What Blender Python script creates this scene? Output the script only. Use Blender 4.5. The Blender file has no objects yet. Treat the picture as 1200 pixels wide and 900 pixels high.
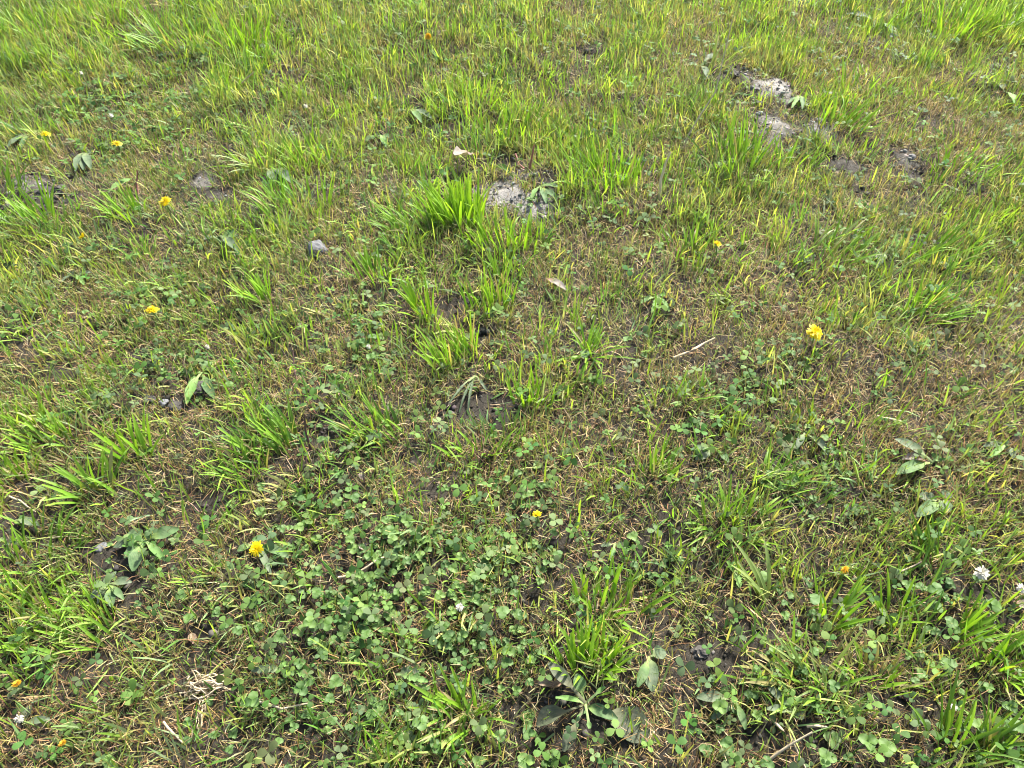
import bpy, math, random
import numpy as np
from mathutils import Vector, Matrix, Euler

rng = np.random.default_rng(7)
random.seed(7)
R = math.radians
scn = bpy.context.scene
COL = scn.collection

# ------------------------------------------------------------------ camera, sky, sun, exposure
CAM_H, PITCH, HT = 0.78, R(48.0), 0.6667          # metres above the lawn, degrees below the horizon, tan(half hfov)
cam = bpy.data.cameras.new('camera')
cam.sensor_width = 36.0
cam.lens = 18.0 / HT
cam.clip_start = 0.01
cam.clip_end = 600.0
cam_o = bpy.data.objects.new('camera', cam)
COL.objects.link(cam_o)
cam_o.location = (0, 0, CAM_H)
cam_o.rotation_euler = (math.pi / 2 - PITCH, 0, 0)
scn.camera = cam_o

SUN_EL, SUN_AZ = R(42), R(28)                     # azimuth clockwise from +Y (the way the camera looks)
world = bpy.data.worlds.new('World')
scn.world = world
world.use_nodes = True
wn = world.node_tree
sky = wn.nodes.new('ShaderNodeTexSky')
sky.sky_type = 'NISHITA'
sky.sun_disc = False
sky.sun_elevation = SUN_EL
sky.sun_rotation = SUN_AZ
sky.air_density = 1.0
sky.dust_density = 3.0
bg = wn.nodes['Background']
bg.inputs['Strength'].default_value = 0.11
wn.links.new(sky.outputs[0], bg.inputs[0])
sun = bpy.data.lights.new('sun', 'SUN')
sun.energy = 4.3
sun.angle = R(7.0)
sun.color = (1.0, 0.965, 0.89)
sun_o = bpy.data.objects.new('sun', sun)
COL.objects.link(sun_o)
sd = Vector((math.sin(SUN_AZ) * math.cos(SUN_EL), math.cos(SUN_AZ) * math.cos(SUN_EL), math.sin(SUN_EL)))
sun_o.rotation_euler = sd.to_track_quat('Z', 'Y').to_euler()
sun_o.location = sd * 5
scn.view_settings.view_transform = 'Standard'
scn.view_settings.look = 'None'
scn.view_settings.exposure = 1.88
scn.view_settings.gamma = 1.0
scn.view_settings.use_curve_mapping = False
scn.cycles.pixel_filter_type = 'BLACKMAN_HARRIS'
scn.cycles.filter_width = 1.05
scn.cycles.max_bounces = 5
scn.cycles.diffuse_bounces = 2
scn.cycles.glossy_bounces = 2
scn.cycles.transmission_bounces = 4
scn.cycles.transparent_max_bounces = 4

# ------------------------------------------------------------------ pixel <-> ground
SP, CP = math.sin(PITCH), math.cos(PITCH)


def pix(px, py, z=0.0):
    u = (px - 600) / 600 * HT
    v = (py - 450) / 600 * HT
    d = np.array([u, CP - v * SP, -SP - v * CP])
    t = (z - CAM_H) / d[2]
    return Vector((d[0] * t, d[1] * t, z))


def topix(x, y, z=0.0):
    dz = z - CAM_H
    depth = y * CP - dz * SP
    depth = np.maximum(depth, 1e-3)
    upc = y * SP + dz * CP
    return 600 + x / depth / HT * 600, 450 - upc / depth / HT * 600


def ppm(py):
    """pixels per metre for things on the ground at picture row py"""
    v = (py - 450) / 600 * HT
    return 900.0 * (SP + v * CP) / CAM_H


# ------------------------------------------------------------------ noise and terrain
_perm = rng.random((256, 256))


def vnoise(x, y, s, seed=0):
    x = np.asarray(x) / s + seed * 17.31
    y = np.asarray(y) / s + seed * 7.77
    xi = np.floor(x).astype(int)
    yi = np.floor(y).astype(int)
    fx, fy = x - xi, y - yi
    fx = fx * fx * (3 - 2 * fx)
    fy = fy * fy * (3 - 2 * fy)
    g = lambda a, b: _perm[a & 255, b & 255]
    return (g(xi, yi) * (1 - fx) + g(xi + 1, yi) * fx) * (1 - fy) + (g(xi, yi + 1) * (1 - fx) + g(xi + 1, yi + 1) * fx) * fy


# bare patches of soil: picture x, y, half width, half height, pale dry crust, mound height (m)
BARE = [
    (903, 106, 24, 12, 1.0, .016), (906, 150, 25, 17, .85, .016), (955, 150, 20, 13, .8, .010), (868, 92, 30, 12, .15, .004),
    (835, 92, 16, 9, .0, .0), (988, 192, 26, 9, .25, .004), (1062, 188, 24, 13, .35, .006), (1010, 222, 14, 10, .0, 0),
    (592, 220, 29, 20, 1.0, .012), (620, 237, 29, 15, .95, .010), (600, 190, 44, 13, .1, .0), (640, 215, 24, 20, .25, .004),
    (52, 212, 40, 18, .45, .010), (5, 236, 22, 14, .1, .0), (66, 236, 26, 12, .0, .004), (18, 168, 18, 8, .4, .0),
    (236, 208, 20, 10, .5, .006), (258, 222, 30, 9, .3, .0), (308, 208, 18, 9, .0, .0), (270, 172, 12, 8, .0, 0),
    (206, 470, 34, 13, .25, .006), (230, 457, 18, 11, .05, .008), (195, 445, 20, 8, 0, 0), (555, 470, 42, 20, .0, .0),
    (548, 440, 22, 10, .0, .0), (590, 480, 20, 12, 0, 0), (480, 535, 22, 10, .1, .0), (112, 648, 32, 16, .1, .0),
    (158, 693, 22, 12, .0, .0), (128, 665, 30, 12, .05, .0), (818, 768, 32, 18, .18, .006), (850, 770, 24, 12, .1, 0), (1136, 697, 26, 12, .05, .0),
    (1100, 742, 24, 13, .05, .0), (1160, 735, 14, 9, .1, 0), (272, 806, 16, 12, .0, .0), (640, 815, 34, 20, .0, .0), (690, 850, 36, 16, .0, .0),
    (1045, 822, 26, 16, .15, .0), (1078, 828, 20, 16, .05, 0), (535, 356, 24, 10, .0, .0), (478, 536, 20, 9, 0, 0),
    (240, 590, 22, 12, .1, .0), (75, 432, 16, 7, .0, .0), (165, 412, 14, 7, 0, 0), (1102, 418, 18, 8, .1, .0), (905, 490, 20, 8, .0, .0), (800, 640, 20, 8, 0, 0),
    (652, 636, 24, 9, .0, .0), (300, 480, 10, 8, 0, 0), (330, 745, 16, 12, .0, .0), (15, 880, 18, 10, 0, 0), (430, 700, 20, 10, .0, .0), (445, 160, 14, 9, .0, 0),
    (508, 143, 12, 10, .0, .0), (690, 65, 14, 6, .0, 0), (1090, 40, 20, 8, .0, 0), (380, 500, 18, 18, .0, .0), (890, 745, 20, 12, 0, 0), (505, 575, 28, 10, .0, .0),
    (410, 430, 14, 10, 0, 0), (240, 735, 22, 12, 0, 0), (900, 545, 18, 10, 0, 0), (990, 580, 22, 12, 0, 0), (570, 390, 16, 8, 0, 0), (955, 860, 22, 16, 0, 0),
    (890, 860, 26, 14, 0, 0), (780, 725, 20, 10, 0, 0), (520, 660, 26, 12, 0, 0), (620, 700, 26, 12, 0, 0), (320, 560, 14, 8, 0, 0), (20, 620, 14, 8, 0, 0),
]
_B = []
for (bx, by, rw, rh, cr, mh) in BARE:
    c = pix(bx, by)
    s = ppm(by)
    rw, rh = (rw * 1.2, rh * 1.2) if cr >= .35 else (rw, rh)
    c2 = pix(bx, by - rh)
    c3 = pix(bx, by + rh)
    _B.append((c.x, c.y, rw / s, (c2.y - c3.y) / 2, cr, mh))


def bare(x, y):
    """how bare (0..1), how crusted (0..1), mound height"""
    wob = (vnoise(x, y, .035, 3) - .5) * .9 + (vnoise(x, y, .012, 4) - .5) * .5
    b = np.zeros_like(np.asarray(x, float))
    cr = np.zeros_like(b)
    m = np.zeros_like(b)
    for (cx, cy, rx, ry, c, h) in _B:
        d = np.sqrt(((x - cx) / rx) ** 2 + ((y - cy) / ry) ** 2) + wob
        k = np.clip((1.2 - d) / .7, 0, 1)
        b = np.maximum(b, k)
        if c > 0:
            cr = np.maximum(cr, c * np.clip((1.1 - d) / .8, 0, 1))
        if h > 0:
            m = np.maximum(m, .6 * h * np.clip(1.25 - d, 0, 1))
    return b, cr, m


def hz(x, y, bm=None):
    x = np.asarray(x, float)
    y = np.asarray(y, float)
    h = (vnoise(x, y, .45, 1) - .5) * .030 + (vnoise(x, y, .09, 2) - .5) * .012
    if bm is None:
        bm = bare(x, y)
    h = h + bm[2] * (.75 + .5 * vnoise(x, y, .03, 9))
    return h


def hz1(x, y):
    return float(hz(np.array([x]), np.array([y]))[0])


def ground(px, py):
    p = pix(px, py)
    for _ in range(3):
        p = pix(px, py, hz1(p.x, p.y))
    return p


# ------------------------------------------------------------------ what covers each 50 px square of the picture
# 0 tall bright grass, 1 green grass, 2 green and straw mixed, 3 dry straw, 4 clover, 5 sparse over soil
GRID = np.array([
    [0, 0, 0, 1, 0, 0, 0, 1, 1, 1, 1, 1, 1, 2, 1, 1, 2, 1, 1, 1, 1, 1, 0, 0],
    [0, 0, 1, 4, 4, 0, 1, 1, 0, 1, 1, 1, 2, 1, 1, 2, 3, 1, 1, 2, 3, 1, 2, 1],
    [1, 4, 4, 4, 4, 0, 1, 1, 1, 1, 0, 0, 1, 2, 1, 2, 1, 5, 5, 1, 2, 3, 2, 2],
    [1, 2, 4, 2, 2, 2, 1, 1, 2, 1, 1, 1, 0, 0, 1, 2, 1, 5, 5, 1, 3, 2, 3, 2],
    [5, 1, 2, 2, 5, 5, 1, 1, 2, 2, 0, 5, 2, 0, 1, 2, 1, 1, 2, 5, 2, 5, 2, 1],
    [1, 1, 2, 2, 2, 1, 1, 2, 2, 1, 0, 1, 2, 2, 3, 2, 1, 2, 1, 1, 2, 2, 1, 1],
    [1, 2, 2, 4, 2, 2, 1, 2, 2, 1, 2, 1, 2, 3, 2, 3, 2, 3, 2, 2, 1, 1, 1, 2],
    [1, 2, 2, 4, 2, 2, 1, 4, 4, 2, 1, 2, 3, 2, 2, 2, 2, 2, 3, 2, 1, 2, 2, 2],
    [2, 2, 2, 4, 4, 2, 2, 2, 4, 2, 1, 2, 2, 2, 1, 2, 2, 2, 4, 2, 3, 2, 3, 2],
    [2, 2, 4, 5, 5, 1, 1, 4, 1, 2, 5, 5, 2, 2, 2, 2, 2, 4, 2, 3, 2, 3, 2, 2],
    [1, 2, 2, 2, 2, 1, 1, 4, 1, 2, 5, 2, 2, 2, 4, 2, 4, 2, 4, 5, 2, 4, 2, 3],
    [1, 1, 2, 5, 2, 1, 2, 4, 4, 4, 2, 4, 4, 2, 2, 2, 4, 2, 1, 2, 4, 4, 2, 3],
    [1, 1, 5, 4, 2, 2, 4, 4, 4, 4, 4, 4, 4, 2, 2, 4, 1, 1, 2, 2, 1, 2, 2, 1],
    [1, 1, 5, 2, 2, 2, 4, 4, 4, 4, 4, 4, 2, 2, 1, 2, 2, 2, 2, 2, 4, 2, 5, 2],
    [1, 1, 2, 3, 2, 2, 2, 4, 4, 4, 4, 4, 2, 1, 1, 5, 2, 2, 2, 2, 2, 1, 5, 1],
    [1, 2, 2, 2, 5, 2, 4, 2, 4, 4, 4, 4, 2, 1, 1, 2, 5, 2, 2, 3, 2, 1, 2, 1],
    [2, 2, 2, 2, 3, 4, 4, 2, 2, 4, 2, 1, 5, 5, 5, 2, 4, 2, 1, 2, 5, 2, 1, 1],
    [3, 2, 2, 4, 2, 4, 2, 5, 1, 4, 4, 1, 5, 5, 4, 3, 2, 4, 2, 5, 2, 4, 1, 1]])
PAR = np.array([  # tall, short, thatch, leafy
    (.95, 1.3, .50, .12), (.62, 1.15, .75, .12), (.36, .80, 1.05, .18),
    (.18, .50, 1.35, .08), (.32, .85, .95, .60), (.24, .60, .75, .22)])
G4 = PAR[GRID]                                                    # 18 x 24 x 4


def cover(x, y):
    px, py = topix(x, y)
    gx = np.clip(px / 50 - .5, 0, 22.999)
    gy = np.clip(py / 50 - .5, 0, 16.999)
    i, j = gy.astype(int), gx.astype(int)
    fy, fx = (gy - i)[:, None], (gx - j)[:, None]
    return (G4[i, j] * (1 - fx) + G4[i, j + 1] * fx) * (1 - fy) + (G4[i + 1, j] * (1 - fx) + G4[i + 1, j + 1] * fx) * fy


def outside(x, y):
    """0 where the photograph looks, rising to 1 over the lawn just beyond it"""
    px, py = topix(x, y)
    d = np.maximum(np.maximum(-40 - px, px - 1240), np.maximum(-60 - py, py - 940))
    return np.clip(d / 60, 0, 1)


def scatter(n):
    """points over the lawn that this camera sees (even), thinner but with larger blades over a step to every side"""
    y = rng.uniform(-.1, 2.9, round(n * 1.52))
    half = .386 + .446 * y + .95
    x = rng.uniform(-1, 1, len(y)) * 2.63
    k = np.abs(x) < half
    x, y = x[k], y[k]
    k = rng.random(len(x)) < 1.0 - .84 * outside(x, y)
    return x[k], y[k]


# ------------------------------------------------------------------ materials
def mat(name):
    m = bpy.data.materials.new(name)
    m.use_nodes = True
    nt = m.node_tree
    for n in list(nt.nodes):
        if n.type != 'OUTPUT_MATERIAL':
            nt.nodes.remove(n)
    return m, nt, nt.nodes['Material Output']


def N(nt, t, **kw):
    n = nt.nodes.new(t)
    for k, v in kw.items():
        if k in n.inputs.keys():
            n.inputs[k].default_value = v
        else:
            setattr(n, k, v)
    return n


def mixc(nt, fac, a, b, mode='MIX'):
    n = nt.nodes.new('ShaderNodeMix')
    n.data_type = 'RGBA'
    n.blend_type = mode
    for sock, v in ((n.inputs['Factor'], fac), (n.inputs[6], a), (n.inputs[7], b)):
        if isinstance(v, bpy.types.NodeSocket):
            nt.links.new(v, sock)
        elif isinstance(v, (int, float)):
            sock.default_value = v
        else:
            sock.default_value = (*v, 1)
    return n.outputs[2]


def leaf_shader(nt, out, col, trans=.35, rough=.5, spec=.35, bump=None, tint=(1.25, 1.2, .5)):
    p = N(nt, 'ShaderNodeBsdfPrincipled', Roughness=rough)
    p.inputs['Specular IOR Level'].default_value = spec
    nt.links.new(col, p.inputs['Base Color'])
    t = N(nt, 'ShaderNodeBsdfTranslucent')
    tc = mixc(nt, 1.0, col, tint, 'MULTIPLY')
    nt.links.new(tc, t.inputs['Color'])
    if bump is not None:
        nt.links.new(bump, p.inputs['Normal'])
    mx = N(nt, 'ShaderNodeMixShader')
    mx.inputs[0].default_value = trans
    nt.links.new(p.outputs[0], mx.inputs[1])
    nt.links.new(t.outputs[0], mx.inputs[2])
    nt.links.new(mx.outputs[0], out.inputs['Surface'])


def stuff_material(name, trans, rough=.55, spec=.3):
    m, nt, out = mat(name)
    a = N(nt, 'ShaderNodeAttribute', attribute_name='Col')
    leaf_shader(nt, out, a.outputs['Color'], trans, rough, spec)
    return m


M_GRASS = stuff_material('mown_grass_blades', .42, .5, .22)
M_THATCH = stuff_material('dry_thatch', .15, .8, .15)
M_LEAFY = stuff_material('small_leaves', .35, .6, .15)


def blade_material(name, base, mid, tip, vary):
    """a grass blade: pale sheath at its foot, green along it, per-blade variation"""
    m, nt, out = mat(name)
    v = N(nt, 'ShaderNodeAttribute', attribute_name='along')
    oi = N(nt, 'ShaderNodeObjectInfo')
    ramp = N(nt, 'ShaderNodeValToRGB')
    e = ramp.color_ramp.elements
    e[0].position, e[0].color = .0, (*base, 1)
    e[1].position, e[1].color = 1., (*tip, 1)
    k = e.new(.32)
    k.color = (*mid, 1)
    k = e.new(.9)
    k.color = (*[(a * .3 + b * .7) for a, b in zip(mid, tip)], 1)
    nt.links.new(v.outputs['Fac'], ramp.inputs[0])
    c = mixc(nt, oi.outputs['Random'], ramp.outputs[0], mixc(nt, 1.0, ramp.outputs[0], vary, 'MULTIPLY'))
    tc = N(nt, 'ShaderNodeTexCoord')
    w = N(nt, 'ShaderNodeTexNoise', Scale=60.0)
    nt.links.new(tc.outputs['Object'], w.inputs['Vector'])
    c = mixc(nt, w.outputs['Fac'], mixc(nt, 1.0, c, (.75, .78, .8), 'MULTIPLY'), mixc(nt, 1.0, c, (1.25, 1.2, 1.1), 'MULTIPLY'))
    leaf_shader(nt, out, c, .42, .45, .25)
    return m


MB_BRIGHT = blade_material('bright_grass_blade', (.26, .30, .08), (.165, .325, .02), (.28, .43, .045), (.75, .84, .8))
MB_MID = blade_material('green_grass_blade', (.22, .22, .08), (.115, .245, .028), (.19, .315, .05), (1.25, 1.2, .9))
MB_DARK = blade_material('deep_green_grass_blade', (.16, .17, .06), (.06, .145, .022), (.11, .20, .03), (1.35, 1.2, .9))
MB_PALE = blade_material('pale_grass_blade', (.26, .25, .12), (.16, .24, .07), (.22, .28, .10), (1.3, 1.2, 1.2))
MB_STRAW = blade_material('yellowing_grass_blade', (.34, .27, .13), (.27, .26, .09), (.36, .29, .15), (.75, .85, .8))

# clover leaflet: green with a faint paler band
def clover_material(name, c0, c1):
    m, nt, out = mat(name)
    oi = N(nt, 'ShaderNodeObjectInfo')
    v = N(nt, 'ShaderNodeAttribute', attribute_name='mark')
    c = mixc(nt, oi.outputs['Random'], c0, c1)
    c = mixc(nt, v.outputs['Fac'], c, mixc(nt, .35, c, (.25, .33, .17)))
    tc = N(nt, 'ShaderNodeTexCoord')
    w = N(nt, 'ShaderNodeTexNoise', Scale=120.0)
    nt.links.new(tc.outputs['Object'], w.inputs['Vector'])
    c = mixc(nt, w.outputs['Fac'], mixc(nt, 1.0, c, (.8, .82, .85), 'MULTIPLY'), mixc(nt, 1.0, c, (1.2, 1.18, 1.1), 'MULTIPLY'))
    leaf_shader(nt, out, c, .34, .55, .2, tint=(1.3, 1.25, .45))
    return m


M_CLOVER = clover_material('clover_leaflet', (.052, .115, .028), (.100, .180, .042))
M_CLOVER_Y = clover_material('young_clover_leaflet', (.070, .145, .028), (.135, .220, .048))


def broad_material(name, c0, c1, dust, vein, spec=.14):
    m, nt, out = mat(name)
    oi = N(nt, 'ShaderNodeObjectInfo')
    uu = N(nt, 'ShaderNodeAttribute', attribute_name='across')
    al = N(nt, 'ShaderNodeAttribute', attribute_name='along')
    tc = N(nt, 'ShaderNodeTexCoord')
    n1 = N(nt, 'ShaderNodeTexNoise', Scale=70.0, Detail=4.0)
    nt.links.new(tc.outputs['Object'], n1.inputs['Vector'])
    n2 = N(nt, 'ShaderNodeTexNoise', Scale=260.0, Detail=3.0)
    nt.links.new(tc.outputs['Object'], n2.inputs['Vector'])
    c = mixc(nt, oi.outputs['Random'], c0, c1)
    r = N(nt, 'ShaderNodeValToRGB')
    r.color_ramp.elements[0].position = .48
    r.color_ramp.elements[1].position = .85
    nt.links.new(n1.outputs['Fac'], r.inputs[0])
    c = mixc(nt, r.outputs[0], c, dust)
    c = mixc(nt, n2.outputs['Fac'], mixc(nt, 1., c, (.7, .7, .72), 'MULTIPLY'), mixc(nt, 1., c, (1.3, 1.3, 1.25), 'MULTIPLY'))
    # parallel veins that run along the leaf
    ml = N(nt, 'ShaderNodeMath', operation='MULTIPLY')
    ml.inputs[1].default_value = 15.0
    nt.links.new(uu.outputs['Fac'], ml.inputs[0])
    cs = N(nt, 'ShaderNodeMath', operation='COSINE')
    nt.links.new(ml.outputs[0], cs.inputs[0])
    pw = N(nt, 'ShaderNodeMath', operation='POWER')
    ab = N(nt, 'ShaderNodeMath', operation='ABSOLUTE')
    nt.links.new(cs.outputs[0], ab.inputs[0])
    nt.links.new(ab.outputs[0], pw.inputs[0])
    pw.inputs[1].default_value = 14.0
    sc = N(nt, 'ShaderNodeMath', operation='MULTIPLY')
    sc.inputs[1].default_value = .35
    nt.links.new(pw.outputs[0], sc.inputs[0])
    c = mixc(nt, sc.outputs[0], c, vein)
    # pale stalk
    r2 = N(nt, 'ShaderNodeValToRGB')
    r2.color_ramp.elements[0].position = .18
    r2.color_ramp.elements[0].color = (1, 1, 1, 1)
    r2.color_ramp.elements[1].position = .42
    r2.color_ramp.elements[1].color = (0, 0, 0, 1)
    nt.links.new(al.outputs['Fac'], r2.inputs[0])
    c = mixc(nt, r2.outputs[0], c, vein)
    b = N(nt, 'ShaderNodeBump', Strength=.5, Distance=.001)
    nt.links.new(n2.outputs['Fac'], b.inputs['Height'])
    leaf_shader(nt, out, c, .16, .62, spec, bump=b.outputs[0], tint=(1.2, 1.2, .6))
    return m


M_PLANTAIN = broad_material('plantain_leaf', (.05, .10, .04), (.085, .15, .05), (.11, .15, .075), (.17, .24, .07))
M_PLANTAIN_GREY = broad_material('dusty_plantain_leaf', (.058, .090, .048), (.088, .125, .064), (.145, .165, .115), (.17, .21, .09))
M_WEED = broad_material('green_weed_leaf', (.07, .15, .035), (.12, .22, .045), (.14, .22, .08), (.20, .28, .10))
M_DEAD = broad_material('withered_leaf', (.13, .11, .085), (.19, .165, .14), (.30, .27, .235), (.22, .13, .09), .2)
M_DEADBROWN = broad_material('brown_withered_leaf', (.18, .125, .08), (.26, .185, .125), (.34, .27, .20), (.28, .18, .13), .15)


def plain_material(name, c0, c1, scale=300., rough=.7, trans=0.0, bump=.4):
    m, nt, out = mat(name)
    tc = N(nt, 'ShaderNodeTexCoord')
    n1 = N(nt, 'ShaderNodeTexNoise', Scale=scale, Detail=5.0)
    nt.links.new(tc.outputs['Object'], n1.inputs['Vector'])
    oi = N(nt, 'ShaderNodeObjectInfo')
    c = mixc(nt, n1.outputs['Fac'], c0, c1)
    c = mixc(nt, oi.outputs['Random'], mixc(nt, 1., c, (.8, .8, .8), 'MULTIPLY'), mixc(nt, 1., c, (1.2, 1.2, 1.2), 'MULTIPLY'))
    b = N(nt, 'ShaderNodeBump', Strength=bump, Distance=.001)
    nt.links.new(n1.outputs['Fac'], b.inputs['Height'])
    leaf_shader(nt, out, c, trans, rough, .3, bump=b.outputs[0], tint=(1.1, 1.1, .8))
    return m


M_PETAL = plain_material('yellow_petals', (.68, .49, .002), (.78, .61, .006), 200., .5, .3, .1)
M_ORANGE = plain_material('wilted_orange_petals', (.62, .30, .01), (.70, .42, .03), 200., .6, .3, .1)
M_WHITE = plain_material('white_florets', (.40, .37, .30), (.66, .63, .56), 300., .6, .3, .1)
M_STEM = plain_material('green_stem', (.10, .17, .04), (.20, .25, .08), 120., .5, .15)
M_REDSTEM = plain_material('reddish_stem', (.20, .075, .06), (.34, .15, .12), 120., .6, .05)
M_DARKSTEM = plain_material('dark_stem', (.075, .035, .035), (.13, .07, .06), 120., .6, .05)
M_STRAW = plain_material('dry_straw', (.34, .26, .15), (.58, .48, .32), 150., .75, .1)
M_STONE = plain_material('grey_stone', (.055, .057, .06), (.17, .17, .17), 130., .8, 0, .8)
M_CLOD = plain_material('soil_clod', (.030, .028, .024), (.09, .082, .072), 220., .95, 0, 1.)
M_CRUSTCLOD = plain_material('dry_soil_clod', (.085, .08, .075), (.20, .195, .18), 220., .95, 0, 1.)

# the soil
m, nt, out = mat('soil')
tc = N(nt, 'ShaderNodeTexCoord')
at_c = N(nt, 'ShaderNodeAttribute', attribute_name='crust')
at_f = N(nt, 'ShaderNodeAttribute', attribute_name='meadow')
n1 = N(nt, 'ShaderNodeTexNoise', Scale=28.0, Detail=8.0, Roughness=.7)
n2 = N(nt, 'ShaderNodeTexNoise', Scale=320.0, Detail=5.0, Roughness=.7)
n3 = N(nt, 'ShaderNodeTexNoise', Scale=75.0, Detail=7.0, Roughness=.8)
vo = N(nt, 'ShaderNodeTexVoronoi', Scale=48.0, feature='DISTANCE_TO_EDGE')
for n in (n1, n2, n3, vo):
    nt.links.new(tc.outputs['Object'], n.inputs['Vector'])
soilc = mixc(nt, n1.outputs['Fac'], (.020, .018, .014), (.060, .052, .040))
soilc = mixc(nt, n2.outputs['Fac'], mixc(nt, 1., soilc, (.55, .55, .55), 'MULTIPLY'), mixc(nt, 1., soilc, (1.5, 1.5, 1.5), 'MULTIPLY'))
crc = mixc(nt, n3.outputs['Fac'], (.035, .032, .028), (.45, .425, .38))
sub = N(nt, 'ShaderNodeMath', operation='ADD')
nt.links.new(at_c.outputs['Fac'], sub.inputs[0])
nt.links.new(n3.outputs['Fac'], sub.inputs[1])
rr = N(nt, 'ShaderNodeValToRGB')
rr.color_ramp.elements[0].position = .40
rr.color_ramp.elements[1].position = .86
hf = N(nt, 'ShaderNodeMath', operation='MULTIPLY')
hf.inputs[1].default_value = .58
nt.links.new(sub.outputs[0], hf.inputs[0])
nt.links.new(hf.outputs[0], rr.inputs[0])
soilc = mixc(nt, rr.outputs[0], soilc, crc)
farc = mixc(nt, n1.outputs['Fac'], (.07, .11, .025), (.14, .17, .05))
soilc = mixc(nt, at_f.outputs['Fac'], soilc, farc)
pr = N(nt, 'ShaderNodeBsdfPrincipled', Roughness=.95)
pr.inputs['Specular IOR Level'].default_value = .15
nt.links.new(soilc, pr.inputs['Base Color'])
crk = N(nt, 'ShaderNodeMapRange')
crk.inputs['From Max'].default_value = .06
nt.links.new(vo.outputs['Distance'], crk.inputs['Value'])
b0 = N(nt, 'ShaderNodeBump', Strength=.5, Distance=.004)
nt.links.new(crk.outputs[0], b0.inputs['Height'])
b1 = N(nt, 'ShaderNodeBump', Strength=.9, Distance=.005)
nt.links.new(n3.outputs['Fac'], b1.inputs['Height'])
nt.links.new(b0.outputs[0], b1.inputs['Normal'])
b2 = N(nt, 'ShaderNodeBump', Strength=.8, Distance=.0015)
nt.links.new(n2.outputs['Fac'], b2.inputs['Height'])
nt.links.new(b1.outputs[0], b2.inputs['Normal'])
nt.links.new(b2.outputs[0], pr.inputs['Normal'])
nt.links.new(pr.outputs[0], out.inputs['Surface'])
M_SOIL = m


# ------------------------------------------------------------------ mesh helpers
def np_mesh(name, V, quads, material, tris=None, attrs=None, col=None, smooth=True):
    me = bpy.data.meshes.new(name)
    V = np.asarray(V, np.float32).reshape(-1, 3)
    quads = np.asarray(quads, np.int32).reshape(-1, 4)
    nq = len(quads)
    tris = np.zeros((0, 3), np.int32) if tris is None else np.asarray(tris, np.int32).reshape(-1, 3)
    ntr = len(tris)
    me.vertices.add(len(V))
    me.vertices.foreach_set('co', V.ravel())
    me.loops.add(nq * 4 + ntr * 3)
    me.loops.foreach_set('vertex_index', np.concatenate([quads.ravel(), tris.ravel()]).astype(np.int32))
    me.polygons.add(nq + ntr)
    me.polygons.foreach_set('loop_start', np.concatenate([np.arange(nq) * 4, nq * 4 + np.arange(ntr) * 3]).astype(np.int32))
    me.update(calc_edges=True)
    if smooth:
        me.polygons.foreach_set('use_smooth', np.ones(nq + ntr, bool))
    for k, v in (attrs or {}).items():
        a = me.attributes.new(k, 'FLOAT', 'POINT')
        a.data.foreach_set('value', np.asarray(v, np.float32).ravel())
    if col is not None:
        a = me.attributes.new('Col', 'FLOAT_COLOR', 'POINT')
        a.data.foreach_set('color', np.concatenate([col, np.ones((len(col), 1))], 1).astype(np.float32).ravel())
    me.materials.append(material)
    me.validate()
    return me


def link(name, data, parent=None, loc=(0, 0, 0), rot=(0, 0, 0), sc=(1, 1, 1)):
    o = bpy.data.objects.new(name, data)
    COL.objects.link(o)
    o.parent = parent
    o.location = loc
    o.rotation_euler = rot
    o.scale = sc
    return o


def tag(o, label, cat, group=None, kind=None):
    o['label'] = label
    o['category'] = cat
    if group:
        o['group'] = group
    if kind:
        o['kind'] = kind
    return o


def grid_faces(nu, nv):
    """quads of a grid of nv rows by nu columns"""
    i, j = np.meshgrid(np.arange(nv - 1), np.arange(nu - 1), indexing='ij')
    a = i * nu + j
    return np.stack([a, a + 1, a + nu + 1, a + nu], -1).reshape(-1, 4)


# ------------------------------------------------------------------ ground
def axis(lo, hi, st, far):
    mid = np.arange(lo, hi + 1e-6, st)
    g = np.cumsum(st * 1.35 ** np.arange(1, 60))
    g = g[g < far]
    return np.concatenate([lo - g[::-1], mid, hi + g])


gx, gy = axis(-2.5, 2.5, .0115, 180), axis(-.1, 2.85, .0115, 180)
X, Y = np.meshgrid(gx, gy)
xf, yf = X.ravel(), Y.ravel()
bm = bare(xf, yf)
crumb = (vnoise(xf, yf, .024, 5) - .5) * .006 + (vnoise(xf, yf, .011, 6) - .5) * .004
Z = hz(xf, yf, bm) + crumb * (.35 + 1.3 * bm[0])
px_, py_ = topix(xf, yf)
far = np.clip(np.maximum(np.abs(xf) - (.386 + .446 * yf + .15), np.maximum(yf - 2.15, .12 - yf)) / .35, 0, 1)
me = np_mesh('ground', np.stack([xf, yf, Z], -1), grid_faces(len(gx), len(gy)), M_SOIL, attrs={'crust': bm[1], 'meadow': far})
g = link('ground', me)
tag(g, 'dark brown garden soil showing between the lawn plants', 'ground', kind='structure')


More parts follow.
